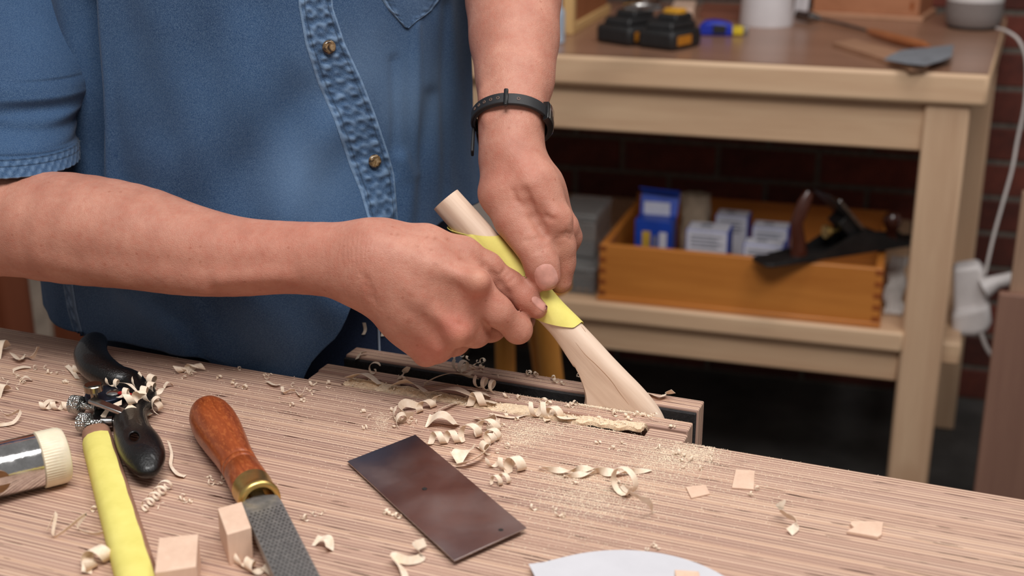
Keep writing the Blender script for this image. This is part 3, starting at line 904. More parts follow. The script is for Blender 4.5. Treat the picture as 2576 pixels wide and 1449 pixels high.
for i, (c, r, a, b_, ax) in enumerate(rows):
    t = i / (len(rows) - 1)
    for j in range(NT_):
        th = 2 * math.pi * j / NT_
        rr = r + 0.0022 * math.sin(3 * th + t * 14) * (0.3 + t * 0.5) * (1 if t < .85 else .4) + 0.0010 * math.sin(t * 34 + 2 * math.sin(th * 2)) * (0.4 < t < 0.86)
        cuffz = t > 0.875
        if cuffz:
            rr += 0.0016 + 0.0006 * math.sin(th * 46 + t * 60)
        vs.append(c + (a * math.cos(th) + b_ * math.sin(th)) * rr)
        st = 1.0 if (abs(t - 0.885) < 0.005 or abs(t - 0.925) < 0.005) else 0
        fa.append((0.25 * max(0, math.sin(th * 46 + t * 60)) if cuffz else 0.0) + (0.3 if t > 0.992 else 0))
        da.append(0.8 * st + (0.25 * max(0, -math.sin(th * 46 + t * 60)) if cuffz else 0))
mb = MB().rings([vs[i * NT_:(i + 1) * NT_] for i in range(len(rows))], False, False)
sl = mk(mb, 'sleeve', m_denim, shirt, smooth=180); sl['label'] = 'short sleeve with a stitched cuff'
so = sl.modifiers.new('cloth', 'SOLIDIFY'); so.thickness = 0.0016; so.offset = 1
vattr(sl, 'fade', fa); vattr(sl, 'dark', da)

# jeans
mb = MB()
hipc = TC + Vector((0.0, 0.004, 0))
rings = []
for z, r in ((1.02, 0.165), (0.98, 0.168), (0.93, 0.174), (0.86, 0.178), (0.78, 0.176), (0.72, 0.165)):
    rings.append([hipc + Vector((math.cos(k) * r * 1.0, math.sin(k) * r * 0.96, z)) for k in [2 * math.pi * j / 48 for j in range(48)]])
mb.rings(rings)
for sgn in (-1, 1):
    cx = hipc + Vector((0.085 * sgn * math.cos(0.2), 0.085 * sgn * math.sin(0.2), 0))
    mb.tube([cx + Vector((0, 0, z)) for z in (0.78, 0.7, 0.5, 0.3, 0.1, 0.0)], [0.10, 0.095, 0.08, 0.07, 0.07, 0.075], 32)
jeans = mk(mb, 'jeans', m_jean, person, smooth=60); jeans['label'] = 'dark blue jeans'
vattr(jeans, 'fade', np.zeros(len(mb.v))); vattr(jeans, 'dark', np.zeros(len(mb.v)))
bj = BVHTree.FromPolygons([tuple(v) for v in mb.v], mb.f)
pth = []
for y in range(770, 905, 9):
    h = bj.ray_cast(EYE, ray(950 + (y - 770) * 0.04, y).normalized())
    if h[0] is not None: pth.append(h[0] - ray(950, y).normalized() * 0.001)
if len(pth) > 2:
    mk(MB().tube(pth, 0.0010, 6), 'fly_stitching', plain('pale_thread', (150, 158, 172), 0.8), jeans)
# ================================================================ the workpiece and the sandpaper
def PT(px, py, t):
    r = ray(px, py); k = t / (r.x * E2.x + r.y * E2.y)
    return EYE + r * k
WT = 0.8685
m_maple = NT('pale_maple')
v_ = m_maple.coord(rot=(0, 0, 0), scale=(1, 1, 1))
gr = m_maple.noise(m_maple.coord2((0, math.radians(-43), 0), (0.8, 9, 9)), 14, 4, 0.6, 0.4)
c_ = m_maple.ramp(gr, [(0.30, (204, 174, 152)), (0.5, (222, 196, 174)), (0.72, (232, 208, 188))])
ln = m_maple.noise(m_maple.coord2((0, math.radians(-43), 0), (0.5, 9, 9)), 26, 1, 0.4)
c_ = m_maple.mix(m_maple.math('MULTIPLY', m_maple.math('GREATER_THAN', ln, 0.735), 0.4), c_, (150, 100, 66))
m_maple.base(c_); m_maple.p(rough=0.6, spec=0.25); m_maple.bump(gr, 0.1, 0.0004)
m_maple = m_maple.m
Lp = [(1095, 526), (1145, 583), (1250, 696), (1310, 757), (1366, 811), (1395, 842), (1425, 884), (1450, 922), (1466, 958), (1474, 990), (1471, 1014), (1455, 1045)]
Rp = [(1148, 478), (1200, 535), (1312, 657), (1385, 736), (1454, 809), (1498, 856), (1540, 902), (1578, 942), (1610, 975), (1640, 1010), (1664, 1046), (1680, 1085)]
TH = [0.0098, 0.0100, 0.0100, 0.0100, 0.0098, 0.0095, 0.0092, 0.0090, 0.0088, 0.0087, 0.0086, 0.0086]
EX = [1.0, 1.0, 1.0, 1.0, 0.95, 0.88, 0.8, 0.72, 0.62, 0.55, 0.5, 0.5]
root = thing('spatula_blank', 'pale maple spatula blank with a round handle clamped upright in the vise', 'workpiece', B(-0.27, WT, 0.87), BA)
rings = []
def cr(a, n):  # Catmull-Rom resampling
    a = np.array(a, float); out = []
    for t in np.linspace(0, len(a) - 1, n):
        i = min(int(t), len(a) - 2); f = t - i
        p0, p1, p2, p3 = a[max(i - 1, 0)], a[i], a[i + 1], a[min(i + 2, len(a) - 1)]
        out.append(0.5 * ((2 * p1) + (-p0 + p2) * f + (2 * p0 - 5 * p1 + 4 * p2 - p3) * f * f + (-p0 + 3 * p1 - 3 * p2 + p3) * f ** 3))
    return np.array(out)
NS = 60
Ls, Rs = cr(Lp, NS), cr(Rp, NS); THs = np.interp(np.linspace(0, 11, NS), range(12), TH); EXs = np.interp(np.linspace(0, 11, NS), range(12), EX)
for i in range(NS):
    a, c = PT(*Ls[i], WT), PT(*Rs[i], WT); mid = (a + c) / 2; h = (c - a) / 2; ring = []
    for j in range(36):
        th = 2 * math.pi * j / 36; co, si = math.cos(th), math.sin(th); e = EXs[i]
        fl2 = min(1, (1 - e) * 2.2); x_ = math.copysign(abs(co) ** e, co); y_ = math.copysign(abs(si) ** e, si)
        if si > 0:
            yf = 1.0 if x_ < 0.12 else math.sqrt(max(0, 1 - ((x_ - 0.12) / 0.88) ** 2.2))
            if x_ < -0.9: yf = y_
            y_ = y_ * (1 - fl2) + yf * fl2
        ring.append(mid + h * x_ - E2 * (y_ * THs[i]))
    rings.append(ring)
bmb = MB().rings(rings); blank = mk(bmb, 'blank', m_maple, root, smooth=45)
bvb = BVHTree.FromPolygons([tuple(v) for v in bmb.v], bmb.f)
for pl_ in ([(1448, 862), (1472, 892), (1500, 918), (1535, 955), (1560, 990), (1582, 1018)], [(1462, 820), (1474, 836)]):
    pth = []
    for x, y in cr(pl_, 20):
        hh = bvb.ray_cast(EYE, ray(x, y).normalized())
        if hh[0] is not None: pth.append(hh[0])
    if len(pth) > 3:
        mk(MB().tube(pth, [0.00006 + 0.00013 * math.sin(math.pi * k / (len(pth) - 1)) for k in range(len(pth))], 5), 'grain_crack', plain('crack_brown', (150, 104, 70), 0.8), blank)

m_sand = NT('yellow_sandpaper')
f = m_sand.noise(m_sand.coord(), 60, 4, 0.6)
m_sand.base(m_sand.ramp(f, [(0.3, (220, 208, 112)), (0.7, (232, 220, 126))])); m_sand.p(rough=0.75, spec=0.2)
m_sand.bump(m_sand.noise(m_sand.coord(), 1800, 2), 0.3, 0.0003); m_sand = m_sand.m
A0, A1 = (1122, 502), (1410, 811)
dpx = math.hypot(A1[0] - A0[0], A1[1] - A0[1]); dx_, dy_ = (A1[0] - A0[0]) / dpx, (A1[1] - A0[1]) / dpx
grid = []
NP_, NA_ = 40, 46
for j in range(NA_):
    ph = math.radians(-100 + 320 * j / (NA_ - 1))
    w = min(max((math.sin(min(max(ph, -math.pi / 2), math.pi / 2)) + 1) / 2, 0), 1)
    if ph > math.pi / 2: w = 1 + (ph - math.pi / 2) * 0.4
    a0 = 52 + w * 104; a1 = 358 + w * 112 - max(0, w - 0.86) * 90
    rowp = []
    for i in range(NP_):
        t = i / (NP_ - 1); a = a0 + (a1 - a0) * t
        x, y = A0[0] + dx_ * a, A0[1] + dy_ * a
        P = PT(x, y, WT)
        Lat = (PT(x + dy_ * 10, y - dx_ * 10, WT) - P).normalized()
        R = 0.0112 + 0.0007 * math.sin(t * 9 + j * .13) * math.sin(math.pi * t) + 0.0018 * (1 - t) ** 6 * (ph < 0)
        R += 0.0004 * t ** 8
        rowp.append(P + Lat * math.sin(ph) * (R + 0.0013) - E2 * math.cos(ph) * R)
    grid.append(rowp)
sp = mk(MB().sheet(grid, 0.0004), 'sandpaper_strip', m_sand, None, smooth=60)
tag(sp, 'yellow sandpaper folded around the handle under both thumbs', 'sandpaper')

# ---------------------------------------------------------------- fitness band
m_blk = plain('black_silicone', (34, 34, 36), 0.55, vary=0.1, scale=80, spec=0.4)
m_blkp = plain('black_buckle', (22, 22, 23), 0.25, vary=0.1)
m_glass = plain('dark_display_glass', (60, 54, 50), 0.12, vary=0.05, coat=0.6)
bc = W(1287, 302, 1.000)
ax_ = (W(1287, 385, 0.990) - W(1294, 200, 1.020)).normalized()
bx_ = Vector((1, 0, 0)); bx_ = (bx_ - ax_ * bx_.dot(ax_)).normalized(); bd_ = ax_.cross(bx_)
if bd_.y > 0: bd_ = -bd_
band = thing('fitness_band', 'black fitness band worn loosely on the wrist above the right thumb', 'wristband', bc)
def band_pt(phi, r, w):
    return bc + bx_ * (math.cos(phi) * 0.0275 * r) + bd_ * (math.sin(phi) * 0.0270 * r) + ax_ * w
def band_seg(name, p0, p1, r0, r1, w, mat, n=40, par=None, hw=lambda t: 1):
    rings = []
    for i in range(n):
        t = i / (n - 1); ph = p0 + (p1 - p0) * t; k = hw(t)
        rings.append([band_pt(ph, r0, -w * k), band_pt(ph, r1, -w * k * 0.86), band_pt(ph, r1, w * k * 0.86), band_pt(ph, r0, w * k)])
    return mk(MB().rings(rings), name, mat, par or band, smooth=50, bevel=0.0004)
band_seg('strap', math.radians(22), math.radians(205), 1.0, 1.075, 0.0052, m_blk)
band_seg('strap', math.radians(205), math.radians(345), 1.0, 1.075, 0.0052, m_blk)
band_seg('strap_end', math.radians(95), math.radians(196), 1.075, 1.13, 0.0048, m_blk, hw=lambda t: 1 - 0.2 * (t > 0.95))
# loose end of the strap pointing down behind the wrist
mk(MB().box(band_pt(math.radians(196), 1.10, 0.014), (0.0022, 0.008, 0.024), Matrix((bx_, bd_, ax_)).transposed()), 'loose_end', m_blk, band, bevel=0.0008)
mk(MB().box(band_pt(math.radians(98), 1.10, 0.0), (0.0034, 0.0040, 0.0150), Matrix((bx_, bd_, ax_)).transposed()), 'buckle', m_blkp, band, bevel=0.001)
band_seg('display', math.radians(-34), math.radians(30), 0.99, 1.16, 0.0085, m_blkp)
band_seg('screen', math.radians(-30), math.radians(26), 1.155, 1.18, 0.0072, m_glass)
for k in range(6):
    ph = math.radians(84 - 9 * 0 + (k * 11 if k else -4) + (14 if k else 0))
    p = band_pt(ph, 1.135 if k else 1.078, 0.0)
    nn = (p - bc); nn = (nn - ax_ * nn.dot(ax_)).normalized()
    mk(MB().lathe(p - nn * 0.0006, nn, [(0, 0.0013), (0.0008, 0.0013), (0.0009, 0.0009), (0.0004, 0.0008)], 10), 'strap_hole', plain('hole_tan', (120, 96, 84), 0.6) if k == 0 else bpy.data.materials['hole_tan'], band)

# ================================================================ tools on the bench
m_iron = NT('black_enamelled_iron')
f = m_iron.noise(m_iron.coord(), 620, 3, 0.7)
m_iron.base(m_iron.ramp(m_iron.noise(m_iron.coord(), 40, 5, 0.7), [(0.35, (8, 8, 9)), (0.66, (14, 13, 13)), (0.84, (46, 42, 38))]))
m_iron.p(rough=0.30, coat=0.25, spec=0.4); m_iron.bump(f, 0.6, 0.0010); m_iron = m_iron.m
m_steel = plain('bright_steel', (170, 168, 166), 0.25, 1.0, vary=0.12, scale=80)
m_knurl = NT('knurled_steel')
vv = m_knurl.node('ShaderNodeTexVoronoi'); vv.inputs['Scale'].default_value = 700
m_knurl.link(m_knurl.coord(), vv.inputs['Vector'])
m_knurl.base((196, 198, 194)); m_knurl.p(rough=0.28, metal=1.0); m_knurl.bump(vv.outputs['Distance'], 1.0, 0.0012); m_knurl = m_knurl.m
m_brass = plain('brass', (216, 184, 112), 0.34, 1.0, vary=0.12, scale=60)
m_bluep = plain('blue_black_steel', (36, 42, 56), 0.35, 0.6, vary=0.15)

ss = thing('spokeshave', 'black cast iron spokeshave with knurled nuts lying among shavings', 'spokeshave', G(300, 1010))
def JB(px, py, h, rpx):          # a joint resting above the bench: pixel of its centre, height, radius in pixels
    p = G(px, py, 0.9 + h); d = proj(p)[2]
    return (np.array(p), rpx * d / F)
def bchain(*js, **kw):
    out = []
    for a, c in zip(js[:-1], js[1:]):
        A = JB(*a); C = JB(*c); out.append((A[0], C[0], A[1], C[1]) + tuple(kw.get('sq', ())))
    return out
Zn = np.array((0, 0, 1.0))
H = Solid()
sq = (Zn, 0.8)
H.group(bchain(*smooth_chain((238, 860, 0.018, 30), (228, 888, 0.018, 39), (245, 922, 0.017, 42), (288, 948, 0.015, 36), (330, 956, 0.014, 27), (362, 985, 0.013, 20), n=34), sq=sq), 0.0015, 0.006)
H.group(bchain((356, 985, 0.013, 19), (318, 1015, 0.010, 44), sq=(Zn, 0.30)) + bchain((268, 1005, 0.010, 50), (318, 1015, 0.010, 48), sq=(Zn, 0.25)), 0.008, 0.008)
H.group(bchain(*smooth_chain((362, 1002, 0.012, 24), (330, 1042, 0.012, 36), (334, 1085, 0.013, 44), (352, 1122, 0.014, 52), (366, 1155, 0.014, 46), (372, 1182, 0.012, 26), n=34), sq=(Zn, 0.72)), 0.0015, 0.008)
hA, hB = np.array(G(338, 1098, 0.935)), np.array(G(338, 1102, 0.90)); H.cut(hA, hB, 0.0030, 0.0030, 0.002)
iv, iq = H.mesh(0.0012, project=True)
np_mesh('handle_casting', iv, iq, m_iron, ss)
def R2(px0, py0, px1, py1):
    d = G(px1, py1) - G(px0, py0); return math.atan2(d.y, d.x), d.length
ang, _ = R2(215, 1040, 330, 1060)
mk(MB().lathe(G(268, 1000, 0.916), (0, 0, 1), [(0, 0.0150), (0.003, 0.0152), (0.0038, 0.0145), (0.0039, 0.0001)], 40), 'frog_plate', m_bluep, ss, bevel=0.0004)
def bar(name, a, b_, w, h, mat, z0, z1, par=ss, bev=0.0008):
    A = G(*a, z0); C = G(*b_, z1); d = C - A; q = d.to_track_quat('X', 'Z').to_matrix()
    return mk(MB().box((A + C) / 2, (d.length, w, h), q), name, mat, par, bevel=bev)
bar('lever_cap', (228, 1006), (318, 1040), 0.0070, 0.0030, m_steel, 0.924, 0.918)
bar('blade', (232, 1046), (330, 1044), 0.020, 0.0020, m_steel, 0.910, 0.909)
bar('red_insert', (298, 988), (330, 994), 0.0034, 0.0022, plain('red_paint', (150, 30, 26), 0.4), 0.9215, 0.9215)
bar('sole_edge', (236, 1058), (322, 1062), 0.006, 0.004, m_steel, 0.905, 0.905)
mk(MB().lathe(G(238, 1003, 0.922), (0, 0, 1), [(0, 0.0026), (0.006, 0.0026), (0.006, 0.0062), (0.0065, 0.0066), (0.0105, 0.0066), (0.0112, 0.0060), (0.0112, 0.0001)], 28), 'thumb_screw', plain('nickel', (160, 148, 132), 0.25, 1.0), ss, smooth=30)
bar('screw_slot', (222, 974), (252, 970), 0.0011, 0.0006, plain('slot_black', (20, 18, 16), 0.8), 0.9334, 0.9334, bev=0)
mk(MB().lathe(G(285, 992, 0.920), (0, 0, 1), [(0, 0.0050), (0.0014, 0.0050), (0.0026, 0.0036), (0.0030, 0.0001)], 24), 'cap_screw', m_steel, ss)
for (x, y, x2, y2, h) in ((180, 1016, 214, 1021, 0.0125), (199, 1061, 232, 1064, 0.0100)):
    A = G(x, y, 0.9 + h); C = G(x2, y2, 0.9 + h); d = C - A
    mk(MB().lathe(A, d, [(0, 0.0050), (0.0005, 0.0068), (d.length * 0.75, 0.0068), (d.length * 0.8, 0.0060), (d.length * 0.8, 0.0026), (d.length * 1.8, 0.0026)], 36), 'adjusting_nut', m_knurl, ss, smooth=30)
mk(MB().lathe(G(255, 1062, 0.908), G(300, 1060, 0.908) - G(255, 1062, 0.908), [(0, 0.0042), (0.008, 0.0042), (0.0085, 0.003), (0.022, 0.003)], 18), 'threaded_stud', m_steel, ss)

# ---------------------------------------------------------------- mallet
ml = thing('mallet', 'mallet with chrome head and white nylon face lying at the left edge', 'mallet', G(20, 1200))
A = G(-110, 1207, 0.9188); C = G(98, 1158, 0.9188); d = C - A; L = d.length; dn = d.normalized()
m_chr = NT('worn_chrome')
f = m_chr.noise(m_chr.coord(), 120, 5, 0.75)
m_chr.base(m_chr.ramp(f, [(0.3, (196, 194, 192)), (0.7, (230, 229, 228))])); m_chr.p(metal=1.0, rough=m_chr.ramp(f, [(0.45, (0.06,) * 3 + (1,)), (0.75, (0.22,) * 3 + (1,))]))
m_chr.bump(m_chr.noise(m_chr.coord(), 260, 4, 0.7), 0.10, 0.0006); m_chr = m_chr.m
mk(MB().lathe(A, d, [(0, 0.0172), (0.0006, 0.0180), (L - 0.0006, 0.0180), (L, 0.0172)], 64), 'head', m_chr, ml, smooth=30)
m_nyl = plain('white_nylon', (226, 214, 188), 0.38, vary=0.06, scale=50, sss=0.1, sssc=0.004)
rings = []; a_ = dn.orthogonal().normalized(); b_ = dn.cross(a_); nn_ = 180
for h, r, kn in ((0, 0.0180, 0), (0.0004, 0.0188, 1), (0.0105, 0.0188, 1), (0.0125, 0.0188, 0), (0.0150, 0.0184, 0), (0.0168, 0.0172, 0), (0.0176, 0.0150, 0), (0.0178, 0.0001, 0)):
    rings.append([C + dn * h + (a_ * math.cos(t) + b_ * math.sin(t)) * (r - (0.00035 * (j % 3 == 0)) * kn) for j, t in enumerate([2 * math.pi * k / nn_ for k in range(nn_)])])
mk(MB().rings(rings), 'nylon_face', m_nyl, ml, smooth=35)
hd = dn.cross(Vector((0, 0, 1))).normalized()
if hd.y < 0: hd = -hd
hc = A.lerp(C, 0.42)
m_dkw = wood('dark_handle_wood', (92, 60, 34), (124, 86, 52), 0, 60, 0.2, 0.5)
mk(MB().lathe(hc - hd * 0.0178, hd, [(0, 0.0078), (0.036, 0.0078), (0.05, 0.0085), (0.12, 0.0105), (0.19, 0.0100), (0.20, 0.006)], 28), 'handle', m_dkw, ml)

# ---------------------------------------------------------------- yellow sanding stick
stk = thing('sanding_stick', 'brown wooden stick faced with yellow sandpaper between mallet and rasp', 'sanding stick', G(300, 1300))
A = G(243, 1102, 0.9); C = G(376, 1560, 0.9); d = (C - A); dn = d.normalized(); sd = dn.cross(Vector((0, 0, 1))).normalized()
if sd.x < 0: sd = -sd
m_brn = wood('brown_stick_wood', (136, 98, 78), (166, 124, 100), 0, 40, 1.0, 0.6)
def stick_sec(c, w, h, inset=0.0):
    pts = []
    for x, z in ((-1, 0), (-1.0, .45), (-0.9, .72), (-0.62, .92), (-0.2, 1.0), (0.2, 1.0), (0.62, .92), (0.9, .72), (1.0, .45), (1, 0)):
        pts.append(c + sd * (x * (w - inset)) + Vector((0, 0, z * (h - inset) + 0.0)))
    return pts
rs = []
for t in (0, 0.012, 0.03, 0.3, 0.6, 1.0):
    k = 0.90 if t == 0 else 1.0
    w = (0.0098 + 0.0016 * t) * k; rs.append(stick_sec(A + d * t, w, 0.0125 * k))
mk(MB().rings(rs), 'stick', m_brn, stk, smooth=50)
rs = []
for i in range(40):
    t = 0.075 + 0.92 * i / 39; w = 0.0098 + 0.0016 * t
    sec = stick_sec(A + d * t, w, 0.0125)
    out = []
    for k, p in enumerate(sec[:7]):
        c0 = A + d * t + Vector((0, 0, 0.005)); q = (p - c0); q -= dn * q.dot(dn)
        jag = 0.0002 * math.sin(i * 7.3) if k == 6 else 0
        out.append(p + q.normalized() * (0.0007) + sd * jag)
    rs.append(out)
mk(MB().sheet(rs, 0.0005), 'sandpaper_face', m_sand, stk, smooth=60)

# ---------------------------------------------------------------- rasp
rp = thing('rasp', 'wood rasp with turned reddish brown handle and brass ferrule', 'rasp', G(640, 1250))
P0 = G(514, 1022, 0.9165); P1 = G(655, 1262, 0.9155); dn = (P1 - P0).normalized(); L = (P1 - P0).length
m_hnd = NT('red_brown_beech')
f = m_hnd.noise(m_hnd.coord2((0, 0, math.radians(62)), (1, 9, 9)), 26, 4, 0.65, 0.5)
g_ = m_hnd.noise(m_hnd.coord2((0, 0, math.radians(62)), (1, 2.2, 2.2)), 230, 2, 0.6)
m_hnd.base(m_hnd.mix(m_hnd.math('MULTIPLY', m_hnd.math('GREATER_THAN', g_, 0.57), 0.35), m_hnd.ramp(f, [(0.3, (122, 52, 18)), (0.7, (164, 80, 36))]), (190, 108, 56)))
m_hnd.p(rough=0.38, coat=0.25, coatr=0.25); m_hnd = m_hnd.m
pr = [(0, 0.0003), (0.0012, 0.0050), (0.004, 0.0092), (0.009, 0.0128), (0.016, 0.0151), (0.025, 0.0161), (0.036, 0.0160), (0.052, 0.0146), (0.068, 0.0128), (0.080, 0.0121), (0.0838, 0.0120), (0.0842, 0.0115), (0.0850, 0.0115), (0.0854, 0.0120), (0.0888, 0.0121), (0.0892, 0.0116), (0.0900, 0.0116), (0.0904, 0.0121), (0.104, 0.0126), (0.110, 0.0124)]
sc_ = (L - 0.020) / 0.110
mk(MB().lathe(P0, dn, [(h * sc_, r) for h, r in pr], 48), 'handle', m_hnd, rp, smooth=50)
hL = L - 0.0205
mk(MB().lathe(P0 + dn * hL, dn, [(0, 0.0118), (0.0003, 0.0129), (0.012, 0.0124), (0.0145, 0.0128), (0.0175, 0.0134), (0.0195, 0.0132), (0.0205, 0.0118), (0.0205, 0.0098), (0.0185, 0.0092), (0.010, 0.0090)], 48, True, True), 'ferrule', m_brass, rp, smooth=50)
m_file = NT('rasp_steel')
xyz = m_file.coord()
n_ = m_file.noise(xyz, 300, 3)
m_file.base(m_file.ramp(n_, [(0.3, (112, 110, 108)), (0.7, (142, 138, 134))])); m_file.p(metal=0.45, rough=0.42); m_file.bump(n_, 0.2, 0.0004); m_file = m_file.m
B0 = P1 - dn * 0.004; B1 = G(835, 1640, 0.912); db = (B1 - B0).normalized(); sb = db.cross(Vector((0, 0, 1))).normalized(); nb_ = sb.cross(db)
LB = (B1 - B0).length
def bl_sec(t, w, h): c = B0 + db * t; return [c - sb * w - nb_ * h, c - sb * w + nb_ * h * .8, c - sb * w * .8 + nb_ * h, c + sb * w * .8 + nb_ * h, c + sb * w + nb_ * h * .8, c + sb * w - nb_ * h]
mk(MB().rings([bl_sec(-0.012, 0.004, 0.0022), bl_sec(0.0005, 0.0042, 0.0024), bl_sec(0.003, 0.0110, 0.0027), bl_sec(0.012, 0.0117, 0.0028), bl_sec(LB, 0.0120, 0.0028)]), 'blade', m_file, rp, smooth=30)
tooth = MB()
m_pit = plain('rasp_tooth_pits', (44, 40, 38), 0.6, 0.4)
for i in range(46):
    for j in range(8):
        t = 0.020 + i * 0.0030; w = -0.0098 + j * 0.0027 + (i % 2) * 0.00135
        c = B0 + db * (t + w * 0.18) + sb * w + nb_ * 0.0028
        tooth.add([c - db * 0.0009 + nb_ * 0.00008, c + sb * 0.0008 + nb_ * 0.00008, c + db * 0.0009 + nb_ * 0.00025, c - sb * 0.0008 + nb_ * 0.00008, c - nb_ * 0.0002], [[0, 1, 2, 3], [1, 0, 4], [2, 1, 4], [3, 2, 4], [0, 3, 4]])
o = mk(tooth, 'teeth', m_pit, rp, smooth=None); o['kind'] = 'stuff'

# ---------------------------------------------------------------- card scraper
m_card = NT('scraper_steel')
f = m_card.noise(m_card.coord(), 16, 4, 0.6)
m_card.base(m_card.ramp(f, [(0.3, (158, 150, 152)), (0.7, (194, 182, 178))])); m_card.p(metal=1.0, rough=m_card.ramp(m_card.noise(m_card.coord(), 26, 4), [(0.4, (0.28,) * 3 + (1,)), (0.72, (0.42,) * 3 + (1,))])); m_card.bump(m_card.noise(m_card.coord2((0, 0, math.radians(58)), (1, 14, 1)), 160, 2), 0.04, 0.0003); m_card = m_card.m
cz = [0.9035, 0.9030, 0.9045, 0.9050]
cc = [G(x, y, z) for (x, y), z in zip(((1045, 1093), (873, 1160), (1143, 1410), (1325, 1327)), cz)]
card = thing('card_scraper', 'rectangular dark steel card scraper lying flat in front of the vise', 'scraper', (cc[0] + cc[2]) / 2 - Vector((0, 0, 0.004)))
mk(MB().hexa([c - Vector((0, 0, 0.0009)) for c in cc], cc), 'plate', m_card, card, smooth=20, bevel=0.0002)
for (x, y) in ((1068, 1229), (1260, 1333)):
    p = G(x, y, 0.9041 if x < 1200 else 0.9048)
    mk(MB().lathe(p, (0, 0, 1), [(0, 0.0017), (0.0001, 0.0016), (0.0001, 0.0001)], 20), 'punched_hole', plain('dark_hole', (34, 30, 28), 0.7) if 'dark_hole' not in bpy.data.materials else bpy.data.materials['dark_hole'], card)

# ---------------------------------------------------------------- wooden blocks, chips, paper
m_blk1 = wood('sawn_maple', (214, 178, 154), (232, 200, 176), 2, 50, 0.15, 0.65, bump=0.2)
def block(label, tops, h, zt, name='wood_block'):
    top = [G(x, y, zt) for x, y in tops]; bot = [Vector((p.x, p.y, zt - h)) for p in top]
    o = mk(MB().hexa(bot, top), name, m_blk1, None, smooth=20, bevel=0.0003); return tag(o, label, 'wood block')
block('narrow pale wood block standing on end beside the rasp ferrule', [(547, 1279), (608, 1262), (632, 1327), (571, 1345)], 0.0205, 0.9205)
block('squat pale wood cube with a split edge beside the sanding stick', [(400, 1353), (499, 1343), (493, 1425), (389, 1441)], 0.0200, 0.9200)
m_paper = plain('white_paper', (200, 199, 204), 0.8, vary=0.02)
p0, p1, p2 = G(1352, 1435), G(1580, 1387), G(1815, 1449)
ax2 = (p0.x, p0.y, p1.x, p1.y, p2.x, p2.y)
a1_, b1_ = p1.x - p0.x, p1.y - p0.y; a2_, b2_ = p2.x - p0.x, p2.y - p0.y
e_ = (a1_ * (p0.x + p1.x) + b1_ * (p0.y + p1.y)) / 2; f_ = (a2_ * (p0.x + p2.x) + b2_ * (p0.y + p2.y)) / 2
dd_ = a1_ * b2_ - a2_ * b1_; cx_ = (e_ * b2_ - f_ * b1_) / dd_; cy_ = (a1_ * f_ - a2_ * e_) / dd_; rr_ = math.hypot(p0.x - cx_, p0.y - cy_)
g0 = math.atan2(p0.y - cy_, p0.x - cx_); g1 = math.atan2(p2.y - cy_, p2.x - cx_) - 0.35
gridp = []
for i in range(40):
    t = g0 + (g1 - g0) * i / 39; rowp = []
    for j in range(10):
        inner = Vector((0.105, 0.64, 0)) ; e = Vector((cx_ + math.cos(t) * rr_, cy_ + math.sin(t) * rr_, 0))
        low = G(1330 + 14 * i, 1520 if i > 3 else 1437 + 24 * i, 0.9)
        p = e.lerp(Vector((low.x, low.y, 0)), j / 9)
        lift = 0.0009 + 0.004 * math.exp(-i / 3.0)
        rowp.append(Vector((p.x, p.y, 0.9 + lift)))
    gridp.append(rowp)
pa = mk(MB().sheet(gridp, 0.0003), 'paper_template', m_paper, None, smooth=60); tag(pa, 'white paper template with a curved edge at the bottom', 'paper')
o = block('small pale wood block lying on the white paper template', [(1697, 1433), (1758, 1437), (1770, 1490), (1706, 1486)], 0.006, 0.9074)
# ================================================================ shavings, chips and dust
m_shav = NT('wood_shaving')
f = m_shav.noise(m_shav.coord(scale=(1, 1, 1)), 220, 3, 0.6)
m_shav.base(m_shav.ramp(f, [(0.3, (230, 206, 180)), (0.7, (246, 230, 210))])); m_shav.p(rough=0.65, spec=0.25)
m_shav.bump(f, 0.2, 0.0003); m_shav = m_shav.m
UP = Vector((0, 0, 1))
def curl(p0, p1, r, turns, w, phase=0.0, r1=None, n=None, lift=0.0, taper=0.3, lean=0.35):
    """a ribbon rolled into a spring from p0 to p1"""
    w = w * 1.2
    r1 = r if r1 is None else r1
    ax = (p1 - p0); L = ax.length; ax = ax.normalized(); side = ax.cross(UP).normalized(); up = side.cross(ax).normalized()
    n = n or max(14, int(turns * 16)); g = []
    for i in range(n):
        t = i / (n - 1); th = phase + 2 * math.pi * turns * t; rr = r + (r1 - r) * t
        c = p0 + (p1 - p0) * t + UP * (rr + 0.0003 + lift)
        ww = w * (1 - taper * (abs(2 * t - 1) ** 6)) / 2
        rad_ = up * math.cos(th) + side * math.sin(th)
        tan = (-up * math.sin(th) + side * math.cos(th))
        wv = (ax + tan * lean).normalized()
        g.append([c + rad_ * rr - wv * ww, c + rad_ * (rr * 1.06), c + rad_ * rr + wv * ww])
    return g
def arch(p0, p1, h, w, skew=0.0, twist=0.5, n=18, z=0.0004):
    w = w * 1.2
    d = p1 - p0; s_ = d.cross(UP).normalized(); g = []
    for i in range(n):
        t = i / (n - 1); c = p0 + d * t + UP * (z + h * math.sin(math.pi * t)) + s_ * skew * math.sin(math.pi * t)
        a = twist * (t - 0.5) * 2
        wv = (s_ * math.cos(a) + UP * math.sin(a)) * w / 2
        if c.z - abs(wv.z) < 0.9002: c = Vector((c.x, c.y, 0.9002 + abs(wv.z)))
        g.append([c - wv, c, c + wv])
    return g
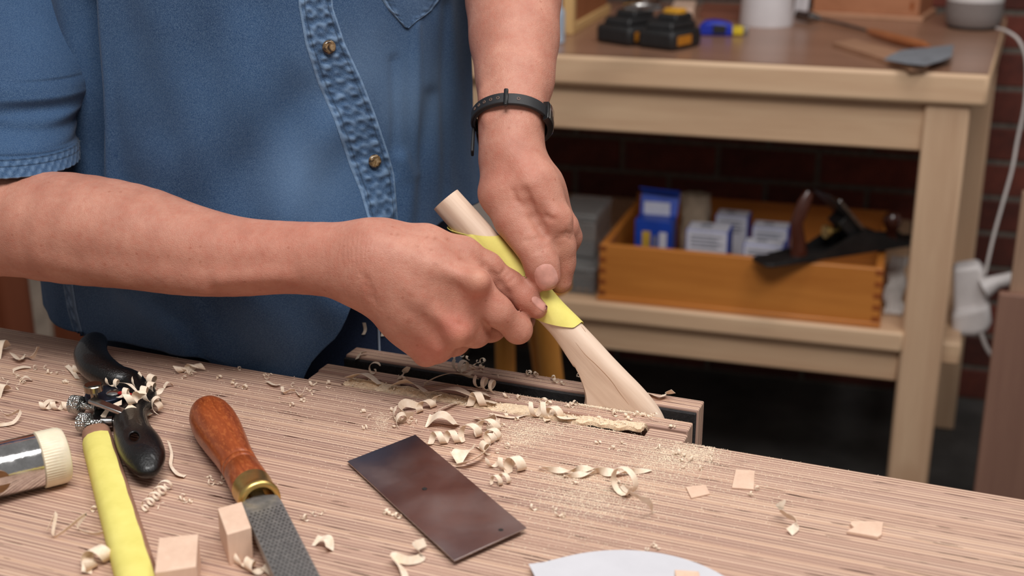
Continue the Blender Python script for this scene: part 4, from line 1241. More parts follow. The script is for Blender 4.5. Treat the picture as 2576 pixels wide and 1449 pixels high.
def ribbon(pts, ws, tilt=None):
    P_ = [Vector(p) for p in cr([tuple(p) for p in pts], max(16, len(pts) * 6))]; g = []
    ws = [q_ * 1.25 for q_ in ws]
    W_ = np.interp(np.linspace(0, 1, len(P_)), np.linspace(0, 1, len(ws)), ws)
    T_ = np.interp(np.linspace(0, 1, len(P_)), np.linspace(0, 1, len(tilt)), tilt) if tilt else [0.3] * len(P_)
    for i, p in enumerate(P_):
        d = P_[min(i + 1, len(P_) - 1)] - P_[max(i - 1, 0)]
        s_ = d.cross(UP); s_ = s_.normalized() if s_.length > 1e-9 else Vector((1, 0, 0))
        u_ = s_.cross(d).normalized()
        wv = (s_ * math.cos(T_[i]) + u_ * math.sin(T_[i])) * W_[i] / 2
        g.append([p - wv, p + wv])
    return g
def shav(g, label, group=None, name='wood_shaving', thick=0.00018):
    zmin = min(p.z for r_ in g for p in r_)
    if zmin < 0.9004:
        dz = 0.9004 - zmin
        g = [[p + UP * dz for p in r_] for r_ in g]
    o = mk(MB().sheet(g, thick), name, m_shav, None, smooth=60)
    return tag(o, label, 'wood shaving', group)
g = lambda x, y, h=0.0: G(x, y, 0.9 + h)
MM = 0.001
# the large ones, each as it lies
shav(curl(g(1078, 1118), g(1160, 1112), 4.2 * MM, 2.3, 5 * MM, 2.2), 'spring shaped shaving touching the far corner of the scraper')
shav(curl(g(1160, 1112), g(1215, 1092), 5.2 * MM, 1.4, 6 * MM, 2.6), 'broad coil in the middle of the spring shaped shavings')
shav(curl(g(1208, 1096), g(1262, 1080), 5 * MM, 1.2, 5.5 * MM, 3.4), 'coil at the right end of the spring shaped shavings')
shav(curl(g(1225, 1118), g(1250, 1105), 4.5 * MM, 1.6, 5 * MM, 0.5), 'tight round curl beside the spring shaped shavings')
shav(arch(g(1075, 1068), g(1152, 1078), 9 * MM, 10 * MM, 0.0, 0.5), 'widest arched shaving between scraper and vise slot')
shav(ribbon([g(1052, 1024, .002), g(1020, 1016, .006), g(1006, 1030, .005), g(1020, 1046, .003), g(1040, 1044, .002)], [4 * MM, 5 * MM, 5 * MM, 5 * MM, 4 * MM], [1.3, 1.2, 1.2, 1.3, 1.2]), 'hooked shaving at the left of the shaving heap')
shav(curl(g(1045, 1040), g(1105, 1018), 3.2 * MM, 1.8, 7 * MM, 1.0), 'rolled shaving pointing at the vise slot')
shav(ribbon([g(1092, 1036, .002), g(1120, 1022, .004), g(1158, 1008, .002)], [4 * MM, 4 * MM, 1 * MM], [0.6, 0.5, 0.3]), 'pointed shaving lying over the rolled one')
shav(curl(g(1003, 1052), g(1012, 1076), 4 * MM, 1.3, 7 * MM, 0.3), 'upright open curl at the left end of the heap')
shav(ribbon([g(1196, 1050, .002), g(1222, 1058, .004), g(1246, 1050, .007), g(1252, 1070, .004), g(1225, 1082, .001)], [3 * MM, 6 * MM, 4 * MM, 5 * MM, 4 * MM], [0.3, 0.7, 1.2, 1.0, 0.5]), 'hook shaped shaving above the spring shaped ones')
shav(arch(g(1142, 1168), g(1185, 1142), 6 * MM, 9 * MM, 0.0, 0.9), 'folded broad shaving against the long side of the scraper')
shav(ribbon([g(1146, 1170, .002), g(1180, 1160, .005), g(1215, 1140, .006), g(1232, 1120, .003)], [3 * MM, 8 * MM, 6 * MM, 3 * MM], [0.7, 0.6, 0.9, 1.1]), 'long creased shaving leaning along the scraper side')
shav(curl(g(1208, 1128), g(1226, 1142), 3 * MM, 1.2, 7 * MM, 2.0), 'small shaving standing at the end of the creased one')
shav(curl(g(1230, 1172), g(1290, 1186), 3.6 * MM, 1.8, 4 * MM, 0.8), 'narrow two turn curl right of the scraper')
shav(curl(g(1280, 1190), g(1312, 1182), 5 * MM, 1.1, 7 * MM, 2.9), 'broad bent curl right of the narrow two turn curl')
shav(curl(g(1240, 1224), g(1280, 1214), 3.4 * MM, 2.0, 3 * MM, 3.6), 'little W shaped curl below the two turn curl')
shav(ribbon([g(1356, 1176, .002), g(1420, 1186, .003), g(1480, 1180, .003), g(1540, 1190, .003), g(1640, 1184, .001)], [2 * MM, 4 * MM, 4 * MM, 5 * MM, 2 * MM], [0, 3.0, 6.0, 9.0, 13]), 'long twisted rope like shaving lying along the stripes')
shav(ribbon([g(1418, 1196, .002), g(1470, 1192, .003), g(1520, 1180, .002)], [2 * MM, 4 * MM, 2 * MM], [0, 3, 6]), 'short twisted shaving beside the rope like one')
shav(curl(g(1560, 1246), g(1578, 1238), 8.8 * MM, 1.35, 4 * MM, 1.6, lean=0.1), 'tall ring shaped shaving standing on edge')
shav(ribbon([g(1584, 1240, .016), g(1606, 1250, .019), g(1630, 1262, .014), g(1640, 1278, .005), g(1640, 1290, .0006)], [2 * MM, 3 * MM, 3 * MM, 2.4 * MM, 2 * MM], [1.2, 1.2, 1.3, 1.3, 1.2]), 'thin bow shaped shaving arching from the ring')
shav(ribbon([g(1975, 1262, .014), g(1962, 1282, .008), g(1980, 1300, .005), g(1998, 1308, .006), g(2004, 1326, .003), g(1985, 1342, .001)], [1 * MM, 5.5 * MM, 4 * MM, 2.6 * MM, 4 * MM, 4.5 * MM], [0.9, 0.9, 1.2, 1.3, 1.0, 0.6]), 'S shaped shaving with a pointed tip at the right')
shav(ribbon([g(1070, 1366, .004), g(1045, 1378, .006), g(1062, 1402, .002), g(1030, 1412, .003), g(990, 1404, .004), g(1012, 1432, .002), g(1024, 1465, .001)], [4 * MM, 5 * MM, 4 * MM, 4 * MM, 5 * MM, 5 * MM, 4 * MM], [0.9, 1.0, 0.7, 1.1, 0.9, 0.7, 0.5]), 'long looping shaving below the near corner of the scraper')
shav(arch(g(792, 1370), g(830, 1392), 5 * MM, 6 * MM, -0.004, 0.8), 'bent shaving lying right of the rasp blade')
shav(curl(g(606, 1420), g(648, 1444), 2.8 * MM, 1.6, 8 * MM, 0.6), 'rolled serrated shaving in front of the narrow block')
shav(arch(g(672, 1449), g(715, 1425), 4 * MM, 9 * MM, 0.0, 0.3), 'broad shaving half under the rasp blade')
shav(curl(g(360, 1292), g(425, 1228), 3.0 * MM, 4.6, 2.6 * MM, 0.4, r1=3.8 * MM), 'tightly coiled shaving between sanding stick and rasp')
shav(ribbon([g(118, 1338, .002), g(142, 1292, .010), g(134, 1350, .001), g(160, 1340, .003), g(216, 1296, .012), g(196, 1330, .003), g(232, 1346, .001), g(268, 1340, .001)], [1.6 * MM, 2 * MM, 2 * MM, 2 * MM, 2 * MM, 1.4 * MM, 2.5 * MM, 2 * MM], [1.1] * 8), 'thin looping shaving left of the sanding stick')
shav(arch(g(218, 1446), g(232, 1388), 4 * MM, 5 * MM, 0, 0.4), 'straight shaving standing in the crumpled pile by the stick')
shav(curl(g(215, 1436), g(262, 1412), 5 * MM, 1.2, 9 * MM, 1.2), 'crumpled broad shaving left of the sanding stick')
shav(ribbon([g(0, 1030, .006), g(20, 1045, .004), g(52, 1032, .008), g(34, 1062, .003), g(-10, 1070, .002)], [2 * MM] * 5, [1.1] * 5), 'loop of thin shaving at the left edge behind the mallet')
shav(arch(g(-10, 1000), g(22, 985), 8 * MM, 8 * MM, 0, 0.4), 'curved shaving cut off by the left edge')
shav(arch(g(-12, 905), g(18, 880), 12 * MM, 8 * MM, 0, 0.5), 'tall shaving at the far left back corner')
shav(ribbon([g(30, 888, .006), g(50, 905, .003), g(62, 893, .003), g(82, 898, .004), g(96, 872, .012)], [4 * MM, 5 * MM, 3 * MM, 3 * MM, 5 * MM], [0.6, 0.4, 0.7, 0.9, 0.8]), 'forked shaving near the back edge at the left')
shav(arch(g(32, 933), g(78, 926), 1.5 * MM, 4 * MM, 0, 0.1), 'short straight shaving below the forked one')
shav(arch(g(50, 962), g(82, 960), 4 * MM, 3 * MM, 0, 0.5), 'little hooked shaving above the mallet')
shav(arch(g(168, 922), g(196, 955), 1.5 * MM, 3 * MM, 0, 0.3), 'leaf shaped shaving beside the far spokeshave handle')
shav(curl(g(192, 938), g(222, 940), 3 * MM, 1.4, 5 * MM, 0.3), 'ribbed curl half hidden by the far spokeshave handle')
shav(curl(g(106, 1030), g(182, 1032), 2.8 * MM, 2.6, 4.5 * MM, 0.2), 'crimped shaving touching the left knurled nut')
shav(arch(g(108, 1024), g(146, 1012), 3 * MM, 4 * MM, 0, 0.2), 'flat bent shaving behind the crimped one')
shav(ribbon([g(424, 1110, .006), g(432, 1140, .004), g(430, 1170, .002), g(448, 1192, .002), g(466, 1198, .001)], [2 * MM, 2 * MM, 2 * MM, 4 * MM, 5 * MM], [0.8, 0.8, 0.6, 0.4, 0.2]), 'spoon ended shaving beside the near spokeshave handle')
shav(curl(g(452, 938), g(502, 934), 2.2 * MM, 1.2, 12 * MM, 0.4), 'frayed rolled shaving in front of the shirt hem')
shav(arch(g(412, 978), g(436, 972), 4 * MM, 2.5 * MM, 0, 0.6), 'open loop shaving right of the spokeshave')
shav(ribbon([g(672, 958, .002), g(690, 968, .002), g(704, 966, .002)], [3 * MM, 4 * MM, 3 * MM], [0.4, 0.4, 0.4]), 'short flat shaving in front of the dark hem corner')
shav(ribbon([g(710, 972, .006), g(714, 988, .002), g(732, 980, .004), g(745, 984, .002), g(756, 996, .002), g(768, 972, .008)], [2 * MM, 3.5 * MM, 3 * MM, 2 * MM, 2.4 * MM, 2 * MM], [0.6, 0.8, 0.7, 0.8, 0.9, 1.0]), 'zigzag shaving left of the vise slot')
# shavings on and in the vise
shav(ribbon([B(-0.476, 0.834, 0.901), B(-0.462, 0.836, 0.906), B(-0.448, 0.834, 0.900)], [9 * MM, 10 * MM, 6 * MM], [0.5, 0.3, 0.4]), 'frayed pale shaving at the left end of the vise slot')
shav(ribbon([B(-0.440, 0.834, 0.901), B(-0.424, 0.836, 0.907), B(-0.408, 0.834, 0.902)], [6 * MM, 9 * MM, 5 * MM], [0.2, 0.7, 0.2]), 'square folded shaving in the left part of the vise slot')
shav(ribbon([B(-0.405, 0.833, 0.901), B(-0.385, 0.835, 0.907), B(-0.365, 0.833, 0.903), B(-0.35, 0.834, 0.901)], [8 * MM, 11 * MM, 9 * MM, 7 * MM], [0.4, 0.2, 0.5, 0.3]), 'wide pale shaving lying along the vise slot')
shav(curl(g(1178, 1022), g(1222, 1020), 5 * MM, 1.2, 6 * MM, 2.4), 'arched shaving over the middle of the vise slot')
shav(ribbon([g(1232, 1040, .002), g(1290, 1050, .001), g(1330, 1040, .002)], [2 * MM, 4 * MM, 1.5 * MM], [0.2, 0.2, 0.4]), 'long thin shaving along the front of the vise slot')
shav(curl(g(1336, 1046), g(1388, 1052), 5.5 * MM, 1.7, 4 * MM, 0.2), 'springy curl standing at the right part of the vise slot')
shav(curl(g(1372, 1060), g(1412, 1048), 4.5 * MM, 1.3, 6 * MM, 2.2), 'round rolled curl in the right part of the vise slot')
shav(ribbon([g(1404, 1040, .002), g(1420, 1050, .003), g(1456, 1052, .001)], [4 * MM, 9 * MM, 2 * MM], [0.5, 0.2, 0.3]), 'leaf shaped shaving at the right of the rolled curls')
shav(curl(g(1152, 930, .001), g(1176, 945, .001), 5 * MM, 1.6, 5 * MM, 0.5), 'upright spiral shaving on the outer vise jaw')
shav(ribbon([g(1066, 968, .002), g(1098, 950, .006), g(1140, 940, .008), g(1180, 948, .006), g(1205, 955, .004)], [5 * MM, 4 * MM, 7 * MM, 6 * MM, 4 * MM], [0.8, 0.6, 0.4, 0.7, 0.5]), 'crumpled shaving bridging the black gap of the vise')
shav(curl(g(1200, 972, .001), g(1246, 988, .001), 4.5 * MM, 2.4, 3.5 * MM, 0.2), 'row of coils hanging into the black vise gap')
shav(ribbon([g(1180, 980, .001), g(1214, 990, .003), g(1234, 1000, .001)], [3 * MM, 5 * MM, 4 * MM], [0.3, 0.3, 0.5]), 'flat shaving on the inner jaw under the coils')
shav(ribbon([g(898, 904, .0008), g(906, 890, .003), g(922, 886, .004)], [3 * MM, 3 * MM, 4 * MM], [0.5, 0.7, 0.5]), 'small forked shaving at the left end of the outer jaw')
shav(curl(g(934, 944, .0005), g(946, 930, .0005), 3.5 * MM, 1.1, 3.5 * MM, 1.0), 'bent shaving on the inner jaw at the left')
shav(ribbon([g(1004, 954, .001), g(1016, 938, .004), g(1028, 924, .010)], [4 * MM, 5 * MM, 2.5 * MM], [0.4, 0.8, 0.6]), 'upright splinter shaving on the inner jaw')
shav(ribbon([g(1628, 990, .001), g(1660, 998, .003), g(1675, 992, .003), g(1694, 986, .008)], [4 * MM, 5 * MM, 3 * MM, 3.5 * MM], [0.5, 0.3, 0.6, 0.9]), 'rolled shaving on the outer jaw right of the blank')
# shavings piled on the spokeshave
PILE = ['topmost curl of the spokeshave pile beside the black bracket', 'curl at the right of the spokeshave pile under the topmost one', 'round curl in the middle of the spokeshave pile', 'curl of the spokeshave pile beside the small round cap screw',
        'curl of the spokeshave pile lying on the lever cap end', 'curl hanging over the right side of the spokeshave', 'lowest curl of the spokeshave pile touching the bench', 'small separate curl on the spokeshave behind the cap screw', 'curl of the spokeshave pile over the bracket arm']
for (x0, y0, x1, y1, h, r, tn, w, ph) in [(362, 962, 392, 975, .012, 4.2, 1.3, 7, 0.5), (368, 985, 398, 992, .012, 4, 1.4, 6, 2.0), (330, 1000, 380, 1010, .020, 5, 1.2, 6, 1.0), (300, 1000, 345, 1012, .021, 4, 1.3, 5, 3.0),
                                        (318, 1018, 360, 1010, .021, 4, 1.1, 6, 0.2), (380, 1010, 402, 1040, .006, 4.4, 1.2, 6, 1.4), (372, 1045, 400, 1030, .003, 4.2, 1.2, 6, 2.2), (276, 968, 300, 978, .020, 3, 1.2, 4, 0.7), (345, 972, 380, 1000, .014, 4, 1.0, 6, 0.7)]:
    shav(curl(g(x0, y0, h), g(x1, y1, h), r * MM, tn, w * MM, ph), PILE.pop(0), 'shavings piled on the spokeshave')
shav(ribbon([g(300, 962, .024), g(325, 966, .026), g(345, 985, .022)], [3 * MM, 4 * MM, 2 * MM], [0.4, 0.4, 0.4]), 'thin flat shaving across the far side of the spokeshave pile', 'shavings piled on the spokeshave')
shav(ribbon([g(306, 1012, .022), g(276, 1026, .018), g(258, 1050, .012)], [4 * MM, 2.4 * MM, 3.4 * MM], [0.4, 0.5, 0.6]), 'long shaving trailing over the bright spokeshave lever cap')
shav(ribbon([g(335, 1020, .021), g(316, 1036, .019), g(302, 1046, .016)], [5 * MM, 3 * MM, 1.5 * MM], [0.4, 0.5, 0.6]), 'pointed shaving hanging beside the spokeshave blade')

# flat chips
def chip(label, quad, th=0.0012, jag=None):
    q_ = [G(x, y, 0.9 + th) for x, y in quad]
    o = mk(MB().hexa([Vector((p.x, p.y, 0.9002)) for p in q_], q_), 'wood_chip', m_blk1, None, smooth=20, bevel=0.0002); return tag(o, label, 'wood chip')
chip('square flat chip near the back edge of the bench', [(1851, 1180), (1899, 1184), (1896, 1230), (1841, 1226)])
chip('slanted flat chip left of the square chip', [(1725, 1224), (1775, 1219), (1786, 1241), (1739, 1252)])
o = chip('notched flat chip at the right with a broken left end', [(2146, 1310), (2222, 1312), (2218, 1344), (2208, 1350), (2130, 1336), (2148, 1326), (2138, 1316)], 0.0022)

# small curls scattered over the bench
spots = [(470, 945, 12, 6, 'beside the frayed roll by the hem'), (620, 960, 60, 8, 'between shirt hem and rasp handle'), (740, 1000, 50, 6, 'around the zigzag shaving'), (540, 1215, 25, 6, 'left of the rasp handle'), (455, 1270, 35, 6, 'between coil and rasp'),
         (780, 1300, 20, 3, 'right of the rasp ferrule'), (960, 1060, 60, 5, 'above the far scraper corner'), (1270, 1060, 40, 6, 'right of the shaving heap'), (1520, 1100, 60, 6, 'in front of the vise slot'), (1700, 1140, 50, 6, 'at the right vise end'), (1760, 1165, 40, 5, 'behind the slanted chip'),
         (1500, 1210, 70, 6, 'below the rope like shaving'), (1390, 1290, 40, 4, 'right of the scraper'), (1640, 1383, 18, 4, 'at the paper edge'), (1900, 1245, 30, 3, 'below the square chip'), (1250, 1135, 30, 4, 'beside the tight curl'), (1010, 1075, 40, 6, 'at the left of the heap'),
         (250, 1290, 18, 5, 'under the sanding stick'), (100, 950, 60, 8, 'left of the spokeshave'), (30, 960, 40, 6, 'at the far left'), (990, 1290, 25, 4, 'along the left scraper edge'), (820, 985, 40, 5, 'at the left vise end')]
for (x, y, sp_r, cnt, where) in spots:
    for k in range(cnt):
        a = random.uniform(0, 6.28); rr = sp_r * math.sqrt(random.random())
        px_, py_ = x + math.cos(a) * rr * 1.3, y + math.sin(a) * rr * 0.5
        p = g(px_, py_)
        if p.dot(E2) > 0.824: continue
        b2 = random.uniform(0, 6.28); L = random.uniform(1.5, 6) * MM
        q_ = p + Vector((math.cos(b2), math.sin(b2), 0)) * L
        r = random.uniform(0.7, 1.8) * MM
        shav(curl(p, q_, r, random.uniform(0.5, 1.5), random.uniform(0.8, 2.4) * MM, random.uniform(0, 6), n=12), 'tiny curled shaving ' + where, 'tiny shavings ' + where, 'small_shaving')
jaw_spots = [(960, 925), (1010, 950), (1085, 940), (1130, 955), (1240, 950), (1330, 965), (1420, 985), (1290, 1000), (1370, 1015), (1440, 1022), (1540, 1040), (1590, 1052), (1625, 1050), (1470, 950), (1330, 942), (1400, 962), (1490, 1060), (1690, 1075), (1180, 925), (1210, 930), (1195, 918), (1160, 900)]
for (x, y) in jaw_spots:
    where = 'inner' if G(x, y).dot(E2) < 0.872 else 'outer'; where = ('left' if x < 1200 else 'middle' if x < 1400 else 'right') + ' part of the ' + where + ' vise jaw'
    for k in range(3):
        p = g(x + random.uniform(-16, 16), y + random.uniform(-5, 5), 0.0006)
        t_ = p.dot(E2)
        if 0.859 < t_ < 0.884: continue
        b2 = random.uniform(0, 6.28)
        q_ = p + Vector((math.cos(b2), math.sin(b2), 0)) * random.uniform(1.5, 6) * MM
        shav(curl(p, q_, random.uniform(0.7, 1.8) * MM, random.uniform(0.6, 1.4), random.uniform(1, 2.6) * MM, random.uniform(0, 6), n=12), 'tiny curled shaving lying on the ' + where, 'tiny shavings on the ' + where, 'small_shaving')

# sawdust: grains
m_dust = plain('sawdust', (240, 220, 196), 0.9, vary=0.08, scale=200)
dv, dq = [], []
def grain(p, s_):
    o_ = len(dv); a = random.uniform(0, 6.28)
    d1 = Vector((math.cos(a), math.sin(a), 0)) * s_; d2 = Vector((-math.sin(a), math.cos(a), 0)) * s_ * random.uniform(0.3, 0.9)
    dv.extend([p - d1, p + d2, p + d1, p - d2, p + UP * s_ * random.uniform(0.5, 1.1)])
    dq.extend([[o_, o_ + 1, o_ + 4], [o_ + 1, o_ + 2, o_ + 4], [o_ + 2, o_ + 3, o_ + 4], [o_ + 3, o_, o_ + 4]])
clouds = [(1500, 1250, 150, 60, 2600), (1690, 1150, 90, 40, 1900), (1760, 1140, 60, 25, 900), (1330, 1085, 70, 30, 900), (1300, 1105, 60, 30, 500), (1450, 1070, 160, 25, 900), (960, 1060, 25, 30, 260), (1600, 1120, 200, 60, 1200), (1560, 1190, 200, 40, 900), (1100, 1150, 400, 140, 1100), (1900, 1200, 240, 90, 800), (1500, 1340, 300, 80, 500), (700, 1020, 350, 80, 700), (300, 960, 300, 90, 350), (1440, 1196, 60, 12, 500)]
for (x, y, rx, ry, cnt) in clouds:
    for k in range(int(cnt * 2.3)):
        p = g(x + random.gauss(0, 1) * rx * 0.6, y + random.gauss(0, 1) * ry * 0.6, 0.0001)
        if p.dot(E2) < 0.8255: grain(p, random.choice((0.16, 0.22, 0.28, 0.34, 0.5)) * MM)
o = mesh_obj('sawdust', dv, dq, m_dust, None, smooth=None); tag(o, 'fine pale sawdust sprinkled over the bench top', 'sawdust'); o['kind'] = 'stuff'
dv, dq = [], []
for k in range(5200):
    s_ = random.uniform(-0.476, -0.234)
    prof = np.interp(s_, [-0.476, -0.40, -0.34, -0.30, -0.26, -0.234], [0.898, 0.8972, 0.8975, 0.899, 0.9012, 0.9022])
    t_ = random.uniform(0.8268, 0.8425 if s_ < -0.30 else 0.838)
    z_ = prof + random.gauss(0, 0.0012) - 0.10 * abs(t_ - 0.832)
    grain(B(s_, t_, max(z_, 0.8868) + 0.0008), random.choice((0.25, 0.4, 0.6, 0.9)) * MM)
for k in range(1500):
    s_ = random.gauss(-0.30, 0.05); t_ = random.uniform(0.8445, 0.8590)
    if -0.5 < s_ < -0.206: grain(B(s_, t_, 0.9006), random.choice((0.15, 0.25, 0.35)) * MM)
for k in range(500):
    s_ = random.gauss(-0.36, 0.07); t_ = random.uniform(0.882, 0.900)
    if -0.5 < s_ < -0.21: grain(B(s_, t_, 0.9006), random.choice((0.15, 0.25, 0.35)) * MM)
for k in range(700):
    s_ = random.uniform(-0.30, -0.235); t_ = random.gauss(0.8582, 0.0008); grain(B(s_, min(t_, 0.8594), 0.9008), random.choice((0.3, 0.5, 0.7)) * MM)
o = mesh_obj('slot_sawdust', dv, dq, m_dust, None, smooth=None); tag(o, 'coarse pale sawdust heaped in the vise slot and on the jaws', 'sawdust'); o['kind'] = 'stuff'
mbm = MB()
gridm = []
for i in range(80):
    s_ = -0.477 + 0.243 * i / 79; rowp = []
    prof = float(np.interp(s_, [-0.477, -0.40, -0.34, -0.30, -0.26, -0.234], [0.8972, 0.8962, 0.8965, 0.898, 0.9002, 0.9014]))
    for j in range(9):
        t_ = 0.8266 + 0.0157 * j / 8
        rowp.append(B(s_, t_, prof + 0.0012 * math.sin(s_ * 330 + j) * math.sin(j * .8 + s_ * 120) - 0.006 * max(0, (j - 4) / 4) ** 2 * (s_ > -.31)))
    gridm.append(rowp)
o = mk(MB().sheet(gridm, 0.003), 'slot_sawdust_bed', plain('packed_sawdust', (232, 206, 174), 0.95, vary=0.10, scale=420, bump=1.0, bscale=900), None, smooth=60); tag(o, 'packed bed of pale sawdust filling the narrow vise slot', 'sawdust'); o['kind'] = 'stuff'

# two shavings clinging to the jeans
for (pl_, lab) in (([(916, 812), (919, 830), (914, 842)], 'bent shaving clinging to the dark jeans left of the fly'), ([(966, 828), (962, 846)], 'shaving clinging to the dark jeans beside the hand')):
    pts_ = []
    for x, y in cr(pl_, 8):
        hh = bj.ray_cast(EYE, ray(x, y).normalized())
        if hh[0] is not None: pts_.append(hh[0] - ray(x, y).normalized() * 0.002)
    if len(pts_) > 3:
        o = mk(MB().sheet([[p - Vector((0.0014, 0, 0)), p + Vector((0.0014, -0.0006, 0.0004))] for p in pts_], 0.0002), 'wood_shaving', m_shav, None, smooth=60); tag(o, lab, 'wood shaving')
# ================================================================ things around the rear table
TZ = 0.9307
def PV(px, py, v):
    r = ray(px, py); k = v / (r.x * U2.x + r.y * U2.y); p = EYE + r * k
    return p
def tbox(name, u0, u1, v0, v1, z0, z1, mat, par, bev=0.002):
    c = T((u0 + u1) / 2, (v0 + v1) / 2, (z0 + z1) / 2); R = rotz3(TA)
    b = MB().box((0, 0, 0), (u1 - u0, v1 - v0, z1 - z0)); b.v = [c + R @ v for v in b.v]
    return mk(b, name, mat, par, smooth=30, bevel=bev)
# ---- tool box on the shelf
m_org = wood('orange_pine', (176, 104, 40), (204, 130, 58), 0, 22, 0.06, 0.4, coat=0.15)
m_orgd = plain('orange_end_grain', (142, 74, 28), 0.5, vary=0.15)
SZ = 0.4565
bxr = thing('tool_box', 'open orange pine box with finger joints holding cartons on the shelf', 'box', T(-0.28, 2.5, SZ), TA)
u0, u1, v0, v1, z0, z1 = -0.540, -0.016, 2.338, 2.70, SZ, 0.569
tbox('front_board', u0, u1, v0, v0 + 0.014, z0 + 0.008, z1, m_org, bxr)
tbox('back_board', u0, u1, v1 - 0.014, v1, z0 + 0.008, z1 + 0.012, m_org, bxr)
tbox('side_board', u0, u0 + 0.014, v0 + 0.014, v1 - 0.014, z0 + 0.008, z1, m_org, bxr)
tbox('side_board', u1 - 0.014, u1, v0 + 0.014, v1 - 0.014, z0 + 0.008, z1, m_org, bxr)
tbox('bottom_board', u0 - 0.003, u1 + 0.003, v0 - 0.003, v1, z0, z0 + 0.010, m_org, bxr)
for k in range(5):
    zc = z0 + 0.016 + k * 0.0222
    for (ua, ub) in ((u0 - 0.0006, u0 + 0.0135), (u1 - 0.0135, u1 + 0.0006)):
        tbox('finger_joint', ua, ub, v0 - 0.0006, v0 + 0.012, zc - 0.005, zc + 0.005, m_orgd, bxr, 0)
# ---- cartons
m_cblue = plain('carton_blue', (22, 66, 168), 0.45, vary=0.08); m_cwht = plain('carton_white', (206, 206, 216), 0.5, vary=0.04)
m_cyel = plain('carton_yellow', (196, 160, 60), 0.5); m_cgry = plain('carton_print', (120, 122, 134), 0.6)
def carton(label, px0, px1, pyt, v, h, dep, kind):
    a = PV(px0, pyt, v); b_ = PV(px1, pyt, v); ua, ub = a.dot(U1), b_.dot(U1); zt = (a.z + b_.z) / 2; zb = max(zt - h, SZ + 0.0105)
    r_ = thing('carton', label, 'carton', T((ua + ub) / 2, v + dep / 2, zb), TA)
    w = ub - ua
    if kind == 'open':
        tbox('body', ua, ub, v, v + dep, zb, zt, m_cblue, r_, 0.001)
        q = MB().hexa([T(ua, v + dep - 0.002, zt), T(ub, v + dep - 0.002, zt), T(ub, v + dep, zt), T(ua, v + dep, zt)], [T(ua - .002, v + dep + .016, zt + 0.045), T(ub + 0.002, v + dep + .016, zt + 0.045), T(ub + .002, v + dep + .018, zt + 0.045), T(ua - .002, v + dep + .018, zt + 0.045)])
        lid = mk(q, 'lid', m_cblue, r_)
        mk(MB().hexa([T(ua - 0.002, v + dep + .016, zt + 0.045), T(ub + .002, v + dep + .016, zt + 0.045), T(ub, v + dep + .018, zt + 0.047), T(ua, v + dep + .018, zt + 0.047)], [T(ua - 0.002, v + dep - .012, zt + 0.055), T(ub + .002, v + dep - .012, zt + 0.050), T(ub, v + dep - .012, zt + 0.052), T(ua, v + dep - .012, zt + 0.057)]), 'lid_flap', m_cblue, lid)
        tbox('white_liner', ua + .008, ub - .014, v + dep - 0.0045, v + dep - .0025, zt, zt + 0.026, m_cwht, r_, 0)
        tbox('yellow_print', ua + w * .2, ua + w * .42, v - 0.0008, v, zb + 0.01, zt - 0.022, m_cyel, r_, 0)
        tbox('white_print', ua + w * .66, ua + w * .86, v - 0.0008, v, zb + 0.01, zt - 0.022, m_cwht, r_, 0)
        tbox('grey_print', ua + w * .5, ua + w * .6, v - 0.0008, v, zb + 0.01, zt - 0.030, m_cgry, r_, 0)
    else:
        tbox('body', ua, ub, v, v + dep, zb, zt, m_cblue, r_, 0.001)
        tbox('front_label', ua + .002, ub - .003, v - 0.0008, v, zb + 0.002, zt - 0.001, m_cwht, r_, 0)
        tbox('top_label', ua + .002, ub - .003, v + .001, v + dep - .002, zt, zt + 0.0008, m_cwht, r_, 0)
        tbox('top_print', ua + w * .28, ua + w * .55, v + dep * .45, v + dep * .75, zt + 0.0008, zt + 0.0012, m_cgry, r_, 0)
        for k in range(4):
            tbox('print_line', ua + w * .12, ua + w * (.85 - .1 * (k % 2)), v - 0.0014, v - 0.0008, zt - 0.012 - k * 0.007, zt - 0.009 - k * 0.007, m_cgry, r_, 0)
    return r_
carton('open blue carton with raised lid at the left in the orange box', 1598, 1692, 556, 2.46, 0.09, 0.05, 'open')
carton('white and blue carton in the middle of the orange box', 1726, 1834, 582, 2.42, 0.09, 0.06, 'w')
carton('white and blue carton at the back of the orange box', 1800, 1884, 545, 2.575, 0.09, 0.05, 'w')
carton('white and blue carton behind the plane handle', 1892, 1985, 575, 2.50, 0.09, 0.05, 'w')
carton('low white carton right against the plane handle', 1870, 1972, 618, 2.40, 0.06, 0.045, 'w')
r_ = thing('paper_bag', 'crumpled pale paper bag standing behind the open blue carton', 'bag', T(-0.40, 2.6, SZ + .0105), TA)
rs_ = []
for z in np.linspace(SZ + 0.0108, 0.612, 9):
    rs_.append([T(-0.400 + math.cos(a) * (0.030 + 0.003 * math.sin(a * 5 + z * 90)), 2.60 + math.sin(a) * (0.022 + 0.003 * math.sin(a * 7 + z * 120)), z) for a in [2 * math.pi * k / 28 for k in range(28)]])
mk(MB().rings(rs_, True, False), 'bag', plain('kraft_paper', (170, 150, 128), 0.8), r_)

